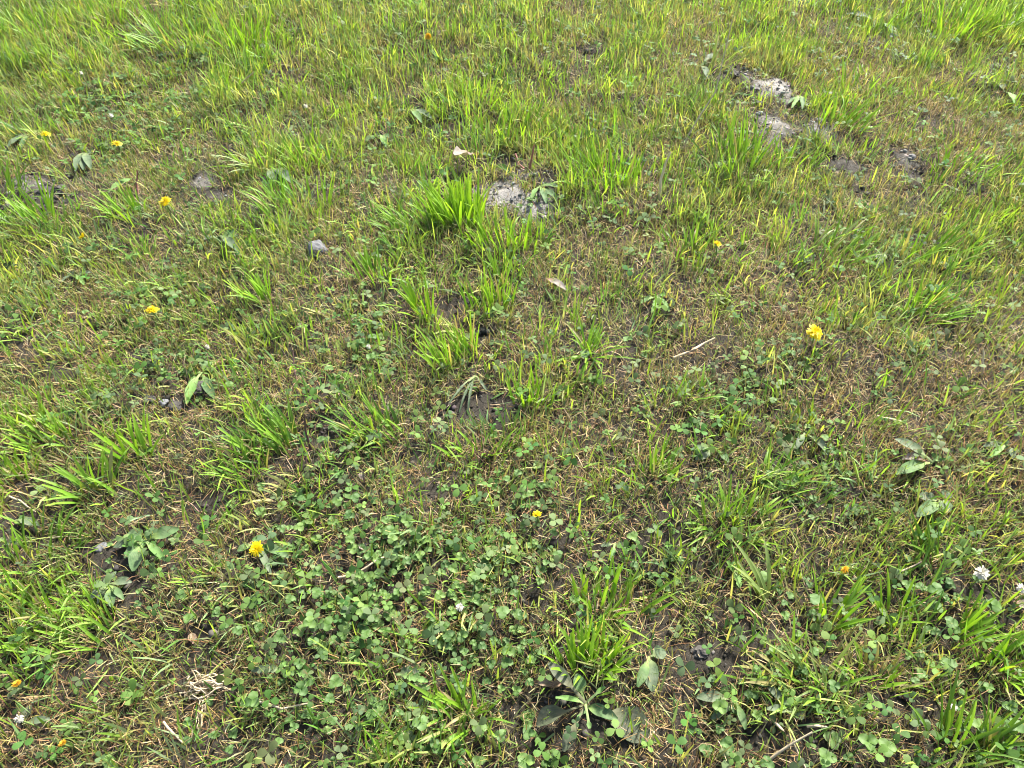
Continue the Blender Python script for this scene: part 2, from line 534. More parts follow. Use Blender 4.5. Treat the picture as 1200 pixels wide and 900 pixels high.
# ------------------------------------------------------------------ masses of blades nobody could count
def blades(name, x, y, L, W, az, lean, bend, c0, c1, material, segs=3, tipw=.35, z0=-.003, twist=.5):
    n = len(x)
    z = hz(x, y) + z0
    big = outside(x, y)
    L = L * (1 + .45 * big)
    W = W * (1 + 1.4 * big)
    t = np.linspace(0, 1, segs + 1)
    th = lean[:, None] + bend[:, None] * t[None, :]                    # angle from the vertical along the blade
    ds = L[:, None] / segs
    mid = (th[:, :-1] + th[:, 1:]) / 2
    r = np.concatenate([np.zeros((n, 1)), np.cumsum(np.sin(mid) * ds, 1)], 1)
    h = np.concatenate([np.zeros((n, 1)), np.cumsum(np.cos(mid) * ds, 1)], 1)
    h = np.maximum(h, .002)
    h[:, 0] = 0
    ca, sa = np.cos(az), np.sin(az)
    tw = rng.uniform(-1, 1, n)[:, None] * twist + rng.uniform(-1.2, 1.2, n)[:, None] * t[None, :] * twist
    wx = -np.sin(az[:, None] + tw)
    wy = np.cos(az[:, None] + tw)
    prof = np.interp(t, [0, .25, .7, 1], [.75, 1, .85, tipw])
    hw = W[:, None] * prof[None, :] / 2
    cx = x[:, None] + ca[:, None] * r
    cy = y[:, None] + sa[:, None] * r
    cz = z[:, None] + h
    # keep lying blades above the soil
    V = np.stack([np.stack([cx - wx * hw, cy - wy * hw, cz + hw * .25], -1), np.stack([cx + wx * hw, cy + wy * hw, cz - hw * .25], -1)], 2)
    m = 2 * (segs + 1)
    k = np.arange(segs) * 2
    f = np.stack([k, k + 1, k + 3, k + 2], -1)
    F = (np.arange(n) * m)[:, None, None] + f[None]
    C = c0[:, None, :] * (1 - t[None, :, None]) + c1[:, None, :] * t[None, :, None]
    C = np.repeat(C, 2, axis=1)
    me = np_mesh(name, V.reshape(-1, 3), F.reshape(-1, 4), material, col=C.reshape(-1, 3))
    return link(name, me)


def pick(cols, n, jit=.2):
    cols = np.array(cols)
    c = cols[rng.integers(0, len(cols), n)]
    return np.clip(c * (1 + rng.normal(0, jit, (n, 1))) * (1 + rng.normal(0, jit * .3, (n, 3))), .005, .9)


# dry thatch: short cut straw lying on the soil
x, y = scatter(1120000)
cv = cover(x, y)
b = bare(x, y)
pn = vnoise(x, y, .05, 11) * .7 + vnoise(x, y, .16, 12) * .6
k = rng.random(len(x)) < np.clip(cv[:, 2] * (.2 + pn) * (1 - .88 * b[0]) * .52, 0, 1)
x, y = x[k], y[k]
n = len(x)
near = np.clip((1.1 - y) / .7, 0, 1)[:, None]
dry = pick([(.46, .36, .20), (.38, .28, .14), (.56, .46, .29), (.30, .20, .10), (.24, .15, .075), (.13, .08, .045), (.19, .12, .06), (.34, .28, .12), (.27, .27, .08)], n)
dry = dry * (1 - near * np.array([.18, .25, .30]))          # straw colour gets darker and browner towards the camera
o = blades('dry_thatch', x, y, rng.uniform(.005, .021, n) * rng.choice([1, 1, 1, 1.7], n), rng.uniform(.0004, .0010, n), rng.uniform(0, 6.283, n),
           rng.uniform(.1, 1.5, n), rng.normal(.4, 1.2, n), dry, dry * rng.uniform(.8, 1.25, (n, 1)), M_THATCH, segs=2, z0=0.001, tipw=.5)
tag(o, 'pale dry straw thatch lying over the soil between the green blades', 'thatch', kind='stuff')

# short mown blades
x, y = scatter(1200000)
cv = cover(x, y)
b = bare(x, y)
pn = np.clip(vnoise(x, y, .045, 21) * 1.1 + vnoise(x, y, .13, 22) * .9 - .25, 0, 2)
k = rng.random(len(x)) < np.clip(cv[:, 1] * (.10 + pn ** 1.5) * (1 - .92 * b[0]) * .50, 0, 1)
x, y, cv = x[k], y[k], cv[k]
n = len(x)
yel = vnoise(x, y, .22, 23)[:, None]
cA = pick([(.15, .255, .045), (.20, .30, .055), (.085, .175, .038), (.25, .325, .07), (.38, .33, .17), (.12, .215, .075), (.36, .29, .15)], n)
foot = pick([(.20, .18, .07), (.34, .27, .14), (.14, .15, .05), (.17, .11, .06)], n)
yb = np.clip((yel - .35) * 1.2, 0, .55)
cA = cA * (1 - yb) + cA * np.array([1.15, 1.02, 1.0]) * yb
cA *= (1.25 - .5 * vnoise(x, y, .06, 24)[:, None] * np.array([1.35, .9, .8]))
o = blades('mown_grass', x, y, rng.uniform(.008, .034, n) * (.8 + .45 * cv[:, 0]), rng.uniform(.0008, .0018, n), rng.uniform(0, 6.283, n),
           rng.uniform(.0, 1.0, n), rng.normal(.4, .5, n), foot, cA, M_GRASS, segs=2)
tag(o, 'short mown green grass covering the ground', 'grass', kind='stuff')

# longer blades growing in small clumps
x, y = scatter(30000)
cv = cover(x, y)
b = bare(x, y)
k = rng.random(len(x)) < np.clip(cv[:, 0] * (.25 + 1.1 * vnoise(x, y, .08, 31)) * (1 - .97 * b[0]), 0, 1)
x, y, cv = x[k], y[k], cv[k]
m = len(x)
per = rng.integers(3, 13, m)
idx = np.repeat(np.arange(m), per)
n = len(idx)
caz = rng.uniform(0, 6.283, m)
tall = .6 + .5 * cv[:, 0] * rng.uniform(.7, 1.3, m)
cc = pick([(.185, .335, .03), (.145, .285, .03), (.09, .205, .03), (.23, .355, .05), (.16, .27, .085), (.30, .36, .09)], m, .15)
x = x[idx] + rng.normal(0, .013, n)
y = y[idx] + rng.normal(0, .013, n)
kb = rng.random(n) > .95 * bare(x, y)[0]
x, y, idx = x[kb], y[kb], idx[kb]
n = len(x)
L = rng.uniform(.02, .06, n) * tall[idx]
cT = np.clip(cc[idx] * (1 + rng.normal(0, .12, (n, 1))), .01, .8)
o = blades('long_grass', x, y, L, rng.uniform(.0013, .0029, n), caz[idx] + rng.normal(0, .8, n), np.abs(rng.normal(.2, .4, n)),
           rng.normal(.5, .45, n), cT * np.array([1.3, 1.0, 1.8]), cT, M_GRASS, segs=3, tipw=.3, twist=.7)
tag(o, 'longer bright green grass blades growing in loose clumps over the lawn', 'grass', kind='stuff')

# tiny clover and weed leaflets low down among the grass
x, y = scatter(150000)
cv = cover(x, y)
b = bare(x, y)
k = rng.random(len(x)) < np.clip(cv[:, 3] * (.1 + 1.3 * vnoise(x, y, .07, 41) ** 1.4) * (1 - .8 * b[0]) * .62, 0, 1)
x, y = x[k], y[k]
m = len(x)
idx = np.repeat(np.arange(m), 3)
n = len(idx)
az = rng.uniform(0, 6.283, m)[idx] + np.tile([0, 2.094, 4.189], m) + rng.normal(0, .15, n)
S = (rng.uniform(.0024, .0066, m) * rng.choice([.75, 1, 1.15], m))[idx]
hz_ = (hz(x, y) + rng.uniform(.004, .022, m))[idx]
tx, ty = rng.normal(0, .3, n), rng.normal(0, .3, n)
ol = np.array([(0, 0), (.55, .48), (1.05, .62), (1.5, .35), (1.5, -.35), (1.05, -.62), (.55, -.48)])
ca, sa = np.cos(az), np.sin(az)
lx = ol[None, :, 0] * S[:, None]
ly = ol[None, :, 1] * S[:, None]
vx = x[idx][:, None] + ca[:, None] * lx - sa[:, None] * ly
vy = y[idx][:, None] + sa[:, None] * lx + ca[:, None] * ly
vz = hz_[:, None] + tx[:, None] * lx + ty[:, None] * ly + .35 * np.abs(ly)
V = np.stack([vx, vy, vz], -1)
F = (np.arange(n) * 7)[:, None, None] + np.array([[0, 1, 2, 6]])[None]
F2 = (np.arange(n) * 7)[:, None, None] + np.array([[2, 3, 4, 5]])[None]
T = (np.arange(n) * 7)[:, None, None] + np.array([[2, 5, 6]])[None]
cl = pick([(.055, .12, .028), (.08, .155, .032), (.11, .185, .04), (.075, .12, .045), (.12, .165, .065)], m)[idx]
me = np_mesh('clover_ground_cover', V.reshape(-1, 3), np.concatenate([F, F2]).reshape(-1, 4), M_LEAFY, tris=T.reshape(-1, 3), col=np.repeat(cl, 7, axis=0))
tag(link('clover_ground_cover', me), 'tiny clover and weed leaflets low down among the grass', 'ground cover', kind='stuff')

# crumbs of soil on the bare patches
def crumbs(name, pale, n0, material, label):
    x, y = scatter(n0)
    b = bare(x, y)
    k = rng.random(len(x)) < np.clip((b[0] - .15) * (np.clip(b[1] * 1.6, 0, 1) if pale else np.clip(1 - 3 * b[1], 0, 1)), 0, 1) * .9
    x, y = x[k], y[k]
    n = len(x)
    ph = (1 + 5 ** .5) / 2
    ico = np.array([(-1, ph, 0), (1, ph, 0), (-1, -ph, 0), (1, -ph, 0), (0, -1, ph), (0, 1, ph), (0, -1, -ph), (0, 1, -ph), (ph, 0, -1), (ph, 0, 1), (-ph, 0, -1), (-ph, 0, 1)]) / 1.9
    tri = np.array([(0, 11, 5), (0, 5, 1), (0, 1, 7), (0, 7, 10), (0, 10, 11), (1, 5, 9), (5, 11, 4), (11, 10, 2), (10, 7, 6), (7, 1, 8), (3, 9, 4), (3, 4, 2), (3, 2, 6), (3, 6, 8), (3, 8, 9), (4, 9, 5), (2, 4, 11), (6, 2, 10), (8, 6, 7), (9, 8, 1)])
    r = np.exp(rng.normal(math.log(.0013 if pale else .0017), .5, n))
    v = ico[None] * (1 + rng.normal(0, .22, (n, 12, 1)))
    a = rng.uniform(0, 6.283, n)
    ca, sa = np.cos(a)[:, None], np.sin(a)[:, None]
    sx, sz = rng.uniform(.8, 1.5, n)[:, None], rng.uniform(.5, .9, n)[:, None]
    vx, vy, vz = v[..., 0] * sx, v[..., 1], v[..., 2] * sz
    V = np.stack([(vx * ca - vy * sa) * r[:, None] + x[:, None], (vx * sa + vy * ca) * r[:, None] + y[:, None], vz * r[:, None] + (hz(x, y) + r * .25 + .001)[:, None]], -1)
    T = (np.arange(n) * 12)[:, None, None] + tri[None]
    c = pick([(.15, .145, .13), (.24, .23, .21), (.09, .085, .08)] if pale else [(.03, .026, .022), (.05, .043, .037), (.075, .066, .058), (.02, .018, .016)], n)
    print(name, n)
    me = np_mesh(name, V.reshape(-1, 3), np.zeros((0, 4), int), material, tris=T.reshape(-1, 3), col=np.repeat(c, 12, axis=0), smooth=False)
    tag(link(name, me), label, 'soil', kind='stuff')


M_CRUMB, nt, out = mat('soil_crumbs')
a = N(nt, 'ShaderNodeAttribute', attribute_name='Col')
pr = N(nt, 'ShaderNodeBsdfPrincipled', Roughness=.95)
pr.inputs['Specular IOR Level'].default_value = .1
nt.links.new(a.outputs['Color'], pr.inputs['Base Color'])
nt.links.new(pr.outputs[0], out.inputs['Surface'])
crumbs('soil_crumbs', False, 130000, M_CRUMB, 'dark crumbs of soil on the bare patches')
crumbs('dry_soil_crumbs', True, 300000, M_CRUMB, 'pale dry crumbs on the crusted soil patches')

# ------------------------------------------------------------------ grass tufts with single blades
def blade_mesh(name, material, lean0, bend, segs=5, w=.0042, tipw=.12, side=0.0):
    """a blade one metre... scaled: unit length 0.1 m, growing from the origin, folded along its midrib"""
    t = np.linspace(0, 1, segs + 1)
    th = lean0 + bend * t ** 1.3
    ds = .1 / segs
    mid = (th[:-1] + th[1:]) / 2
    r = np.concatenate([[0], np.cumsum(np.sin(mid) * ds)])
    h = np.concatenate([[0], np.cumsum(np.cos(mid) * ds)])
    hw = w / 2 * np.interp(t, [0, .15, .6, .88, 1], [.7, 1, .95, .6, tipw])
    tw = side * t
    V = []
    for i in range(segs + 1):
        nx, nz = -math.cos(th[i]), math.sin(th[i])      # fold goes to the inner side
        c = np.array([r[i], 0, h[i]])
        wv = np.array([math.sin(tw[i]) * math.cos(th[i]), math.cos(tw[i]), 0])
        fold = np.array([nx, 0, nz]) * hw[i] * .45
        V += [c - wv * hw[i] + fold, c, c + wv * hw[i] + fold]
    return np_mesh(name, V, grid_faces(3, segs + 1), material, attrs={'along': np.repeat(t, 3)})


BL = {}
for key, mt in (('bright', MB_BRIGHT), ('mid', MB_MID), ('dark', MB_DARK), ('pale', MB_PALE), ('straw', MB_STRAW)):
    BL[key] = [blade_mesh('blade', mt, l0, bd, tipw=tp, side=sd_, w=w_) for (l0, bd, tp, sd_, w_) in
               ((.02, .2, .5, .2, .0040), (.05, .5, .12, -.5, .0044), (.08, .9, .1, .5, .0042), (.0, .1, .6, -.3, .0034),
                (.1, 1.5, .1, .8, .0046), (.03, .35, .4, .7, .0052))]


def tuft(px, py, label, n=30, h=8., spread=(18, 8), hue='mid', lean=(0, 0), fan=.25, straw=.08, droop=.3, group=None, wide=1.0, alt=None):
    """px, py: its foot in the picture; h: blade length in cm; spread: half width and depth of its foot in picture pixels; lean: metres per metre"""
    p = ground(px, py)
    s = ppm(py)
    e = link('grass_tuft', None, None, p)
    e.empty_display_size = .02
    tag(e, label, 'grass', group)
    for i in range(round(n * 1.15)):
        a = random.uniform(0, 6.283)
        q = math.sqrt(random.random())
        ux, uy = q * math.cos(a), q * math.sin(a)
        bx, by = ux * spread[0] * 1.15 / s, uy * spread[1] * 1.3 / s / .75
        dz = hz1(p.x + bx, p.y + by) - p.z - .004
        lx = lean[0] + ux * fan * 1.6 + random.gauss(0, fan * .6)
        ly = lean[1] + uy * fan * 1.6 + random.gauss(0, fan * .6)
        ang = math.atan(math.hypot(lx, ly))
        az = math.atan2(ly, lx) + random.gauss(0, .25)
        L = h * random.uniform(.5, 1.05) * (.85 if py < 450 else .66) / 10.
        key = hue
        rr_ = random.random()
        if rr_ < straw:
            key = 'straw'
        elif alt and rr_ < straw + .35:
            key = alt
        fw = 1.0
        w = random.choices(range(6), (3, 4, 2 + 4 * droop, 3, 5 * droop, 3))[0]
        o = link('blade', BL[key][w], e, (bx, by, dz))
        o.rotation_euler = Euler((0, ang, 0)).to_matrix().to_euler()
        m = Matrix.Rotation(az, 3, 'Z') @ Matrix.Rotation(ang, 3, 'Y')
        o.rotation_euler = m.to_euler()
        o.scale = (L, random.uniform(.55, .95) * wide, L)
    return e


tuft(534, 262, 'dense bright yellow-green grass tuft standing against the pale sandy patch', 120, 10, (30, 9), 'bright', (-.1, .12), .13, .01, .04, wide=1.15)
tuft(598, 291, 'bright upright grass tuft growing along the front of the pale sandy patch', 60, 8, (46, 8), 'bright', (0, .05), .18, .04, .1, alt='mid')
tuft(488, 272, 'green grass tuft leaning away on the outer side of the dense bright tuft', 32, 8, (22, 9), 'mid', (-.45, .1), .18, .05, .2, alt='dark')
tuft(712, 214, 'wide bright grass tuft beyond the weeds beside the pale sandy patch', 70, 9.5, (42, 14), 'bright', (-.05, .1), .2, .05, .1, alt='mid')
tuft(600, 158, 'tall grass tuft behind the weeds at the pale sandy patch', 45, 8.5, (45, 14), 'mid', (.1, .1), .25, .06, .2, alt='bright')
tuft(540, 128, 'bright grass tuft beside the small gap in the turf', 40, 8, (42, 16), 'bright', (-.1, .1), .25, .08, .2, alt='mid')
tuft(866, 196, 'deep green upright grass tuft in front of the crusted soil mounds', 62, 10, (30, 20), 'mid', (0, .1), .18, .06, .12, alt='dark')
tuft(984, 150, 'yellow-green grass tuft fanning out beside the crusted soil mounds', 36, 9, (22, 10), 'bright', (.3, .1), .25, .05, .25, alt='mid')
tuft(930, 196, 'thin green grass tuft between the crusted mound and the dark bare soil', 24, 7, (22, 8), 'mid', (.15, .05), .25, .1, .2)
tuft(838, 88, 'pale long-bladed grass tuft reaching over the dark gap by the soil mounds', 16, 15, (14, 8), 'pale', (.35, .1), .2, .1, .45)
tuft(1138, 40, 'tall bright grass tuft leaning over beside the dark clover corner', 75, 11, (58, 14), 'bright', (.25, .05), .25, .04, .3, alt='mid')
tuft(1186, 46, 'deep green arching grass tuft next to the tall bright leaning tuft', 40, 11, (26, 12), 'dark', (.35, -.1), .3, .03, .5, alt='mid')
tuft(1010, 110, 'fresh green grass tuft on the far side of the fanned yellow-green tuft', 28, 8, (28, 12), 'mid', (.2, .1), .25, .06, .2, alt='bright')
tuft(308, 196, 'pale green grass tuft fanning above the mauve crusted soil patch', 34, 9, (18, 8), 'pale', (0, 0), .45, .1, .35, alt='bright')
tuft(308, 352, 'small bright tuft leaning over the clover near the lone yellow flower', 26, 7.5, (13, 6), 'bright', (-.3, .1), .22, .04, .15, alt='mid')
tuft(322, 520, 'deep green grass tuft leaning over beside the dark upright stems', 44, 9, (26, 14), 'dark', (-.4, .2), .2, .03, .2, alt='mid')
tuft(285, 552, 'low green grass tuft at the foot of the dark leaning tuft', 26, 7, (26, 10), 'mid', (-.3, .1), .25, .08, .2, alt='dark')
tuft(446, 512, 'deep green grass tuft slanting towards the dark upright stems', 40, 9, (28, 12), 'dark', (-.5, .1), .2, .04, .2, alt='mid')
tuft(574, 362, 'upright green grass tuft behind the small dark hollow in the turf', 30, 7.5, (24, 9), 'bright', (0, .1), .15, .04, .1, alt='mid')
tuft(588, 330, 'tall thin grass tuft rising behind the upright green one', 16, 9, (14, 8), 'mid', (0, .1), .18, .05, .2)
tuft(500, 368, 'bright narrow grass tuft beside the small dark hollow', 22, 7, (14, 7), 'bright', (-.15, .1), .2, .05, .15)
tuft(518, 430, 'fresh grass tuft leaning beside the bare black soil patch', 22, 8, (18, 8), 'bright', (-.3, .1), .15, .03, .1, alt='mid')
tuft(548, 418, 'thin upright grass tuft above the bare black soil patch', 18, 7.5, (12, 7), 'bright', (-.1, .1), .18, .05, .1)
tuft(690, 416, 'open star-shaped grass tuft with blades spreading low from one point', 22, 8, (6, 4), 'bright', (.1, 0), .75, .05, .3, alt='mid')
tuft(630, 470, 'thin bright grass tuft beyond the bare black soil patch', 26, 7.5, (30, 10), 'bright', (.1, .1), .2, .06, .15)
tuft(560, 530, 'grass tuft at the near edge of the bare black soil patch', 26, 7, (36, 8), 'mid', (-.15, .05), .3, .08, .2, alt='bright')
tuft(690, 782, 'dense upright green tuft behind the large broadleaf rosette', 42, 8.5, (28, 10), 'bright', (0, .12), .17, .03, .08, alt='mid', wide=1.15)
tuft(722, 712, 'loose bright tuft with blades slanting above the dense upright one', 36, 7.5, (38, 16), 'bright', (.3, .1), .3, .05, .2, alt='mid', wide=1.2)
tuft(540, 838, 'spreading grass tuft beside the large broadleaf rosette and clover', 38, 8, (28, 12), 'mid', (-.45, .1), .4, .15, .25, alt='bright')
tuft(50, 660, 'arching long-bladed grass tuft beside the bare soil with oval leaves', 42, 8, (36, 22), 'mid', (.2, .1), .4, .06, .35, alt='dark')
tuft(92, 740, 'slanting grass tuft below the bare soil with the small dusty rosette', 40, 7, (44, 24), 'mid', (-.55, .2), .25, .06, .2, alt='bright')
tuft(28, 730, 'flattened green tuft lying next to the slanting tuft', 26, 7, (32, 20), 'bright', (-.6, .1), .3, .05, .2, alt='mid')
tuft(24, 506, 'bright leaning tuft in front of the dry straw strip', 34, 6.5, (34, 18), 'bright', (-.35, .1), .25, .05, .2, alt='mid')
tuft(60, 520, 'second bright leaning tuft alongside the dry straw strip', 24, 6.5, (28, 14), 'bright', (-.35, .1), .22, .05, .2, alt='mid')
tuft(160, 535, 'broad-bladed bright tuft standing alone below the soil lumps', 16, 9, (16, 8), 'bright', (-.1, .15), .2, .0, .15, wide=1.3)
tuft(110, 575, 'green tuft of broad blades below the bare soil lumps', 24, 9, (30, 10), 'mid', (-.2, .15), .3, .05, .2, wide=1.25)
tuft(18, 560, 'bright tuft of crossed blades with straw at its foot', 22, 6.5, (26, 14), 'bright', (-.2, .1), .3, .1, .2)
tuft(858, 612, 'wide star-like green tuft with many low slanting blades', 46, 7.5, (34, 16), 'mid', (.1, .1), .5, .06, .25, alt='bright')
tuft(897, 702, 'two or three long pale blades rising from one foot', 6, 13, (5, 4), 'pale', (-.25, .3), .12, .0, .1, wide=1.6)
tuft(972, 725, 'yellowing green tuft of long straight blades beside the wilted orange flower', 20, 10, (18, 10), 'mid', (.2, .2), .25, .2, .15, alt='bright')
tuft(1046, 724, 'small bright forked tuft beside the three-leaved clover', 12, 8, (12, 6), 'bright', (.1, .15), .35, .0, .1)
tuft(1084, 656, 'deep green tuft of few upright blades near the white clover flower', 14, 9.5, (16, 7), 'dark', (-.25, .2), .2, .05, .15, wide=1.1)
tuft(1128, 748, 'bright tuft slanting over the bare soil near the white clover flower', 18, 8.5, (16, 9), 'bright', (.5, .2), .3, .0, .1, wide=1.1)
tuft(1172, 776, 'yellow-green tuft of spreading blades by the bare soil', 30, 8.5, (22, 12), 'bright', (.2, .1), .45, .1, .3)
tuft(1115, 872, 'tall thin green blades rising over broad clover leaves', 22, 11, (36, 10), 'dark', (0, .15), .2, .08, .15, alt='mid')
tuft(1172, 890, 'upright green tuft beside the tall thin blades over clover', 24, 10, (26, 10), 'mid', (.1, .15), .25, .08, .15, alt='dark')
tuft(948, 800, 'flattened tuft of long blades with yellow and straw blades mixed in', 34, 10, (26, 12), 'mid', (-.6, .3), .45, .3, .3, alt='pale')
tuft(1020, 800, 'low yellowing tuft beside the flattened one', 24, 7, (26, 12), 'bright', (.2, .1), .4, .3, .3, alt='straw')
tuft(8, 238, 'lush deep green tuft beside the crumbled dark soil', 46, 8, (30, 14), 'dark', (.1, .1), .3, .02, .3, alt='mid')
tuft(38, 262, 'green tuft slanting in front of the crumbled dark soil', 30, 9, (26, 10), 'mid', (-.35, .1), .25, .03, .2, alt='bright')
tuft(150, 252, 'fresh green tuft close to the bright yellow open flower', 26, 7, (18, 8), 'mid', (-.2, .1), .25, .05, .15, alt='bright')
tuft(348, 246, 'loose bright tuft beyond the grey stone', 34, 8, (38, 18), 'bright', (-.1, .1), .25, .1, .2, alt='mid')
tuft(380, 190, 'tall grass tuft between the fanned pale tuft and the small weeds', 36, 9, (32, 18), 'mid', (0, .1), .25, .1, .2, alt='bright')
tuft(292, 56, 'tall bright grass tuft on the raised far turf', 55, 11, (34, 14), 'bright', (0, .1), .25, .03, .25, alt='mid')
tuft(204, 52, 'tall green grass tuft slanting beside the clover hollow', 55, 11, (36, 16), 'mid', (-.3, .1), .25, .04, .25, alt='bright')
tuft(28, 40, 'bright slanting grass tuft on the far turf beside the dry opening', 60, 9, (42, 14), 'bright', (-.3, .1), .25, .03, .2, alt='mid')
tuft(120, 26, 'bright grass tuft behind the dry opening in the far turf', 45, 8, (40, 12), 'bright', (0, .1), .25, .05, .2, alt='mid')
tuft(255, 110, 'grass tuft with a long pale blade by the clover hollow', 24, 9, (26, 10), 'pale', (.1, .1), .3, .15, .3, alt='bright')
tuft(980, 300, 'grass tuft with pale slanting blades in the dry thatch', 30, 8, (34, 12), 'mid', (.5, .1), .25, .12, .2, alt='pale')
tuft(1092, 305, 'bright grass tuft slanting along the dry thatch', 36, 8.5, (36, 14), 'bright', (.5, .1), .25, .08, .2, alt='mid')
tuft(1080, 370, 'low slanting green tuft beyond the yellow flower in dry thatch', 26, 8, (20, 10), 'mid', (.5, .1), .3, .06, .25, alt='bright')
tuft(1125, 205, 'thin bright tuft at the edge of the straw-coloured turf', 28, 7.5, (32, 12), 'bright', (.2, .1), .3, .1, .2)
tuft(905, 560, 'flattened green blades beside the dusty oval leaves', 16, 8, (26, 8), 'mid', (.5, 0), .4, .1, .3)
tuft(812, 470, 'arching green blades low over the dry thatch', 18, 8, (20, 8), 'mid', (.5, .1), .4, .1, .5, alt='pale')
tuft(770, 560, 'loose green tuft among small clover and straw', 22, 7.5, (26, 10), 'bright', (.1, .1), .3, .1, .2, alt='mid')
tuft(800, 300, 'green tuft at the foot of a pale dry stem', 24, 7, (26, 10), 'mid', (0, .1), .25, .12, .2, alt='dark')
tuft(440, 330, 'bright tuft beyond the patch of clover by the hollow', 24, 7, (26, 10), 'bright', (-.1, .1), .25, .1, .2, alt='mid')

# ------------------------------------------------------------------ clover plants
def leaflet_mesh(name, material, s, cup, notch, tilt):
    """obovate folded leaflet: base at the origin, along +X"""
    nu, nv = 5, 5
    us = np.linspace(-1, 1, nu)
    ts = np.linspace(0, 1, nv)
    V, mk = [], []
    for t in ts:
        w = .53 * (math.sin(math.pi * min(t, .985) ** .8) ** .55 if 0 < t else .0) + .03
        if t == 1:
            w = .30
        for u in us:
            xx = t - notch * (1 - abs(u)) * (t ** 6) - .10 * (abs(u) ** 2) * (t ** 3)
            V.append((xx * s, u * w * s, cup * abs(u) * w * s + tilt * t * s - .12 * t * t * s))
            mk.append(math.exp(-((t - .5 - .12 * (1 - abs(u))) / .13) ** 2))
    return np_mesh(name, V, grid_faces(nu, nv), material, attrs={'mark': mk})


LEAFLET = {k: [leaflet_mesh('leaflet', mt, s, c, nn, tl) for (s, c, nn, tl) in ((.0090, .30, .06, .1), (.0078, .5, .03, .25), (.0096, .2, .08, .0), (.0082, .7, .05, .2))]
           for k, mt in (('dark', M_CLOVER), ('young', M_CLOVER_Y))}


def tube(pts, rad, sides=5):
    pts = [Vector(p) for p in pts]
    V = []
    for i, p in enumerate(pts):
        d = (pts[min(i + 1, len(pts) - 1)] - pts[max(i - 1, 0)]).normalized()
        a = d.orthogonal().normalized()
        if abs(d.z) > .3:
            a = Vector((1, 0, 0)) - d * d.x
            a.normalize()
        b_ = d.cross(a)
        r = rad[i] if hasattr(rad, '__len__') else rad
        for k in range(sides):
            q = 2 * math.pi * k / sides
            V.append(p + a * r * math.cos(q) + b_ * r * math.sin(q))
    F = []
    for i in range(len(pts) - 1):
        for k in range(sides):
            F.append((i * sides + k, i * sides + (k + 1) % sides, (i + 1) * sides + (k + 1) % sides, (i + 1) * sides + k))
    return np.array([tuple(v) for v in V]), np.array(F)


STALK, STOP, TREFOIL = [], [], {'dark': [], 'young': []}
for i in range(8):
    hh, rr_ = random.uniform(.008, .026), random.uniform(.006, .026)
    pts = [(rr_ * t ** 1.5, .003 * math.sin(t * 3 + i), hh * t ** .8) for t in (0, .35, .7, 1)]
    V, F = tube(pts, (.0008, .0007, .0006, .0005), 4)
    STALK.append(np_mesh('leaf_stalk', V, F, M_STEM))
    STOP.append((pts[-1], random.uniform(0, 6.28), [random.uniform(-.25, .2) for _ in range(3)]))
    for key in TREFOIL:
        VV, QQ, MK, off = [], [], [], 0
        mm = []
        for q in range(3):
            src = LEAFLET[key][(i + q * (i % 2)) % 4]
            co = np.empty(len(src.vertices) * 3, np.float32)
            src.vertices.foreach_get('co', co)
            M = np.array(Matrix.Rotation(STOP[i][1] + q * 2.094, 3, 'Z') @ Matrix.Rotation(STOP[i][2][q], 3, 'Y'))
            VV.append(co.reshape(-1, 3) @ M.T + np.array(pts[-1]))
            QQ.append(grid_faces(5, 5) + off)
            a = np.empty(len(src.vertices), np.float32)
            src.attributes['mark'].data.foreach_get('value', a)
            MK.append(a)
            off += 25
        QQ.append(F + off)
        VV.append(V)
        MK.append(np.zeros(len(V)))
        TREFOIL[key].append(np_mesh('leaf', np.concatenate(VV), np.concatenate(QQ), M_CLOVER if key == 'dark' else M_CLOVER_Y, attrs={'mark': np.concatenate(MK)}))


def clover(px, py, label, group, leaves, size, key, detail, spread=1.0):
    p = ground(px, py)
    e = link('clover_plant', None, None, p)
    e.empty_display_size = .01
    tag(e, label, 'clover', group)
    a0 = random.uniform(0, 6.28)
    for i in range(leaves):
        v = random.randrange(8)
        az = a0 + i * 6.283 / leaves + random.uniform(-.5, .5)
        s = size * random.uniform(.8, 1.2)
        off = random.uniform(.0, .022) * spread
        loc = (off * math.cos(az), off * math.sin(az), -.002)
        kk = key if random.random() < .8 else ('young' if key == 'dark' else 'dark')
        if detail:
            lf = link('leaf', STALK[v], e, loc, (random.uniform(-.15, .15), random.uniform(-.15, .15), az), (s, s, s))
            top, r0, tl = STOP[v]
            for q in range(3):
                m = Matrix.Rotation(r0 + q * 2.094 + random.uniform(-.12, .12), 3, 'Z') @ Matrix.Rotation(tl[q] + random.uniform(-.1, .1), 3, 'Y')
                link('leaflet', random.choice(LEAFLET[kk]), lf, top, m.to_euler())
        else:
            link('leaf', TREFOIL[kk][v], e, loc, (random.uniform(-.15, .15), random.uniform(-.15, .15), az), (s, s, s))


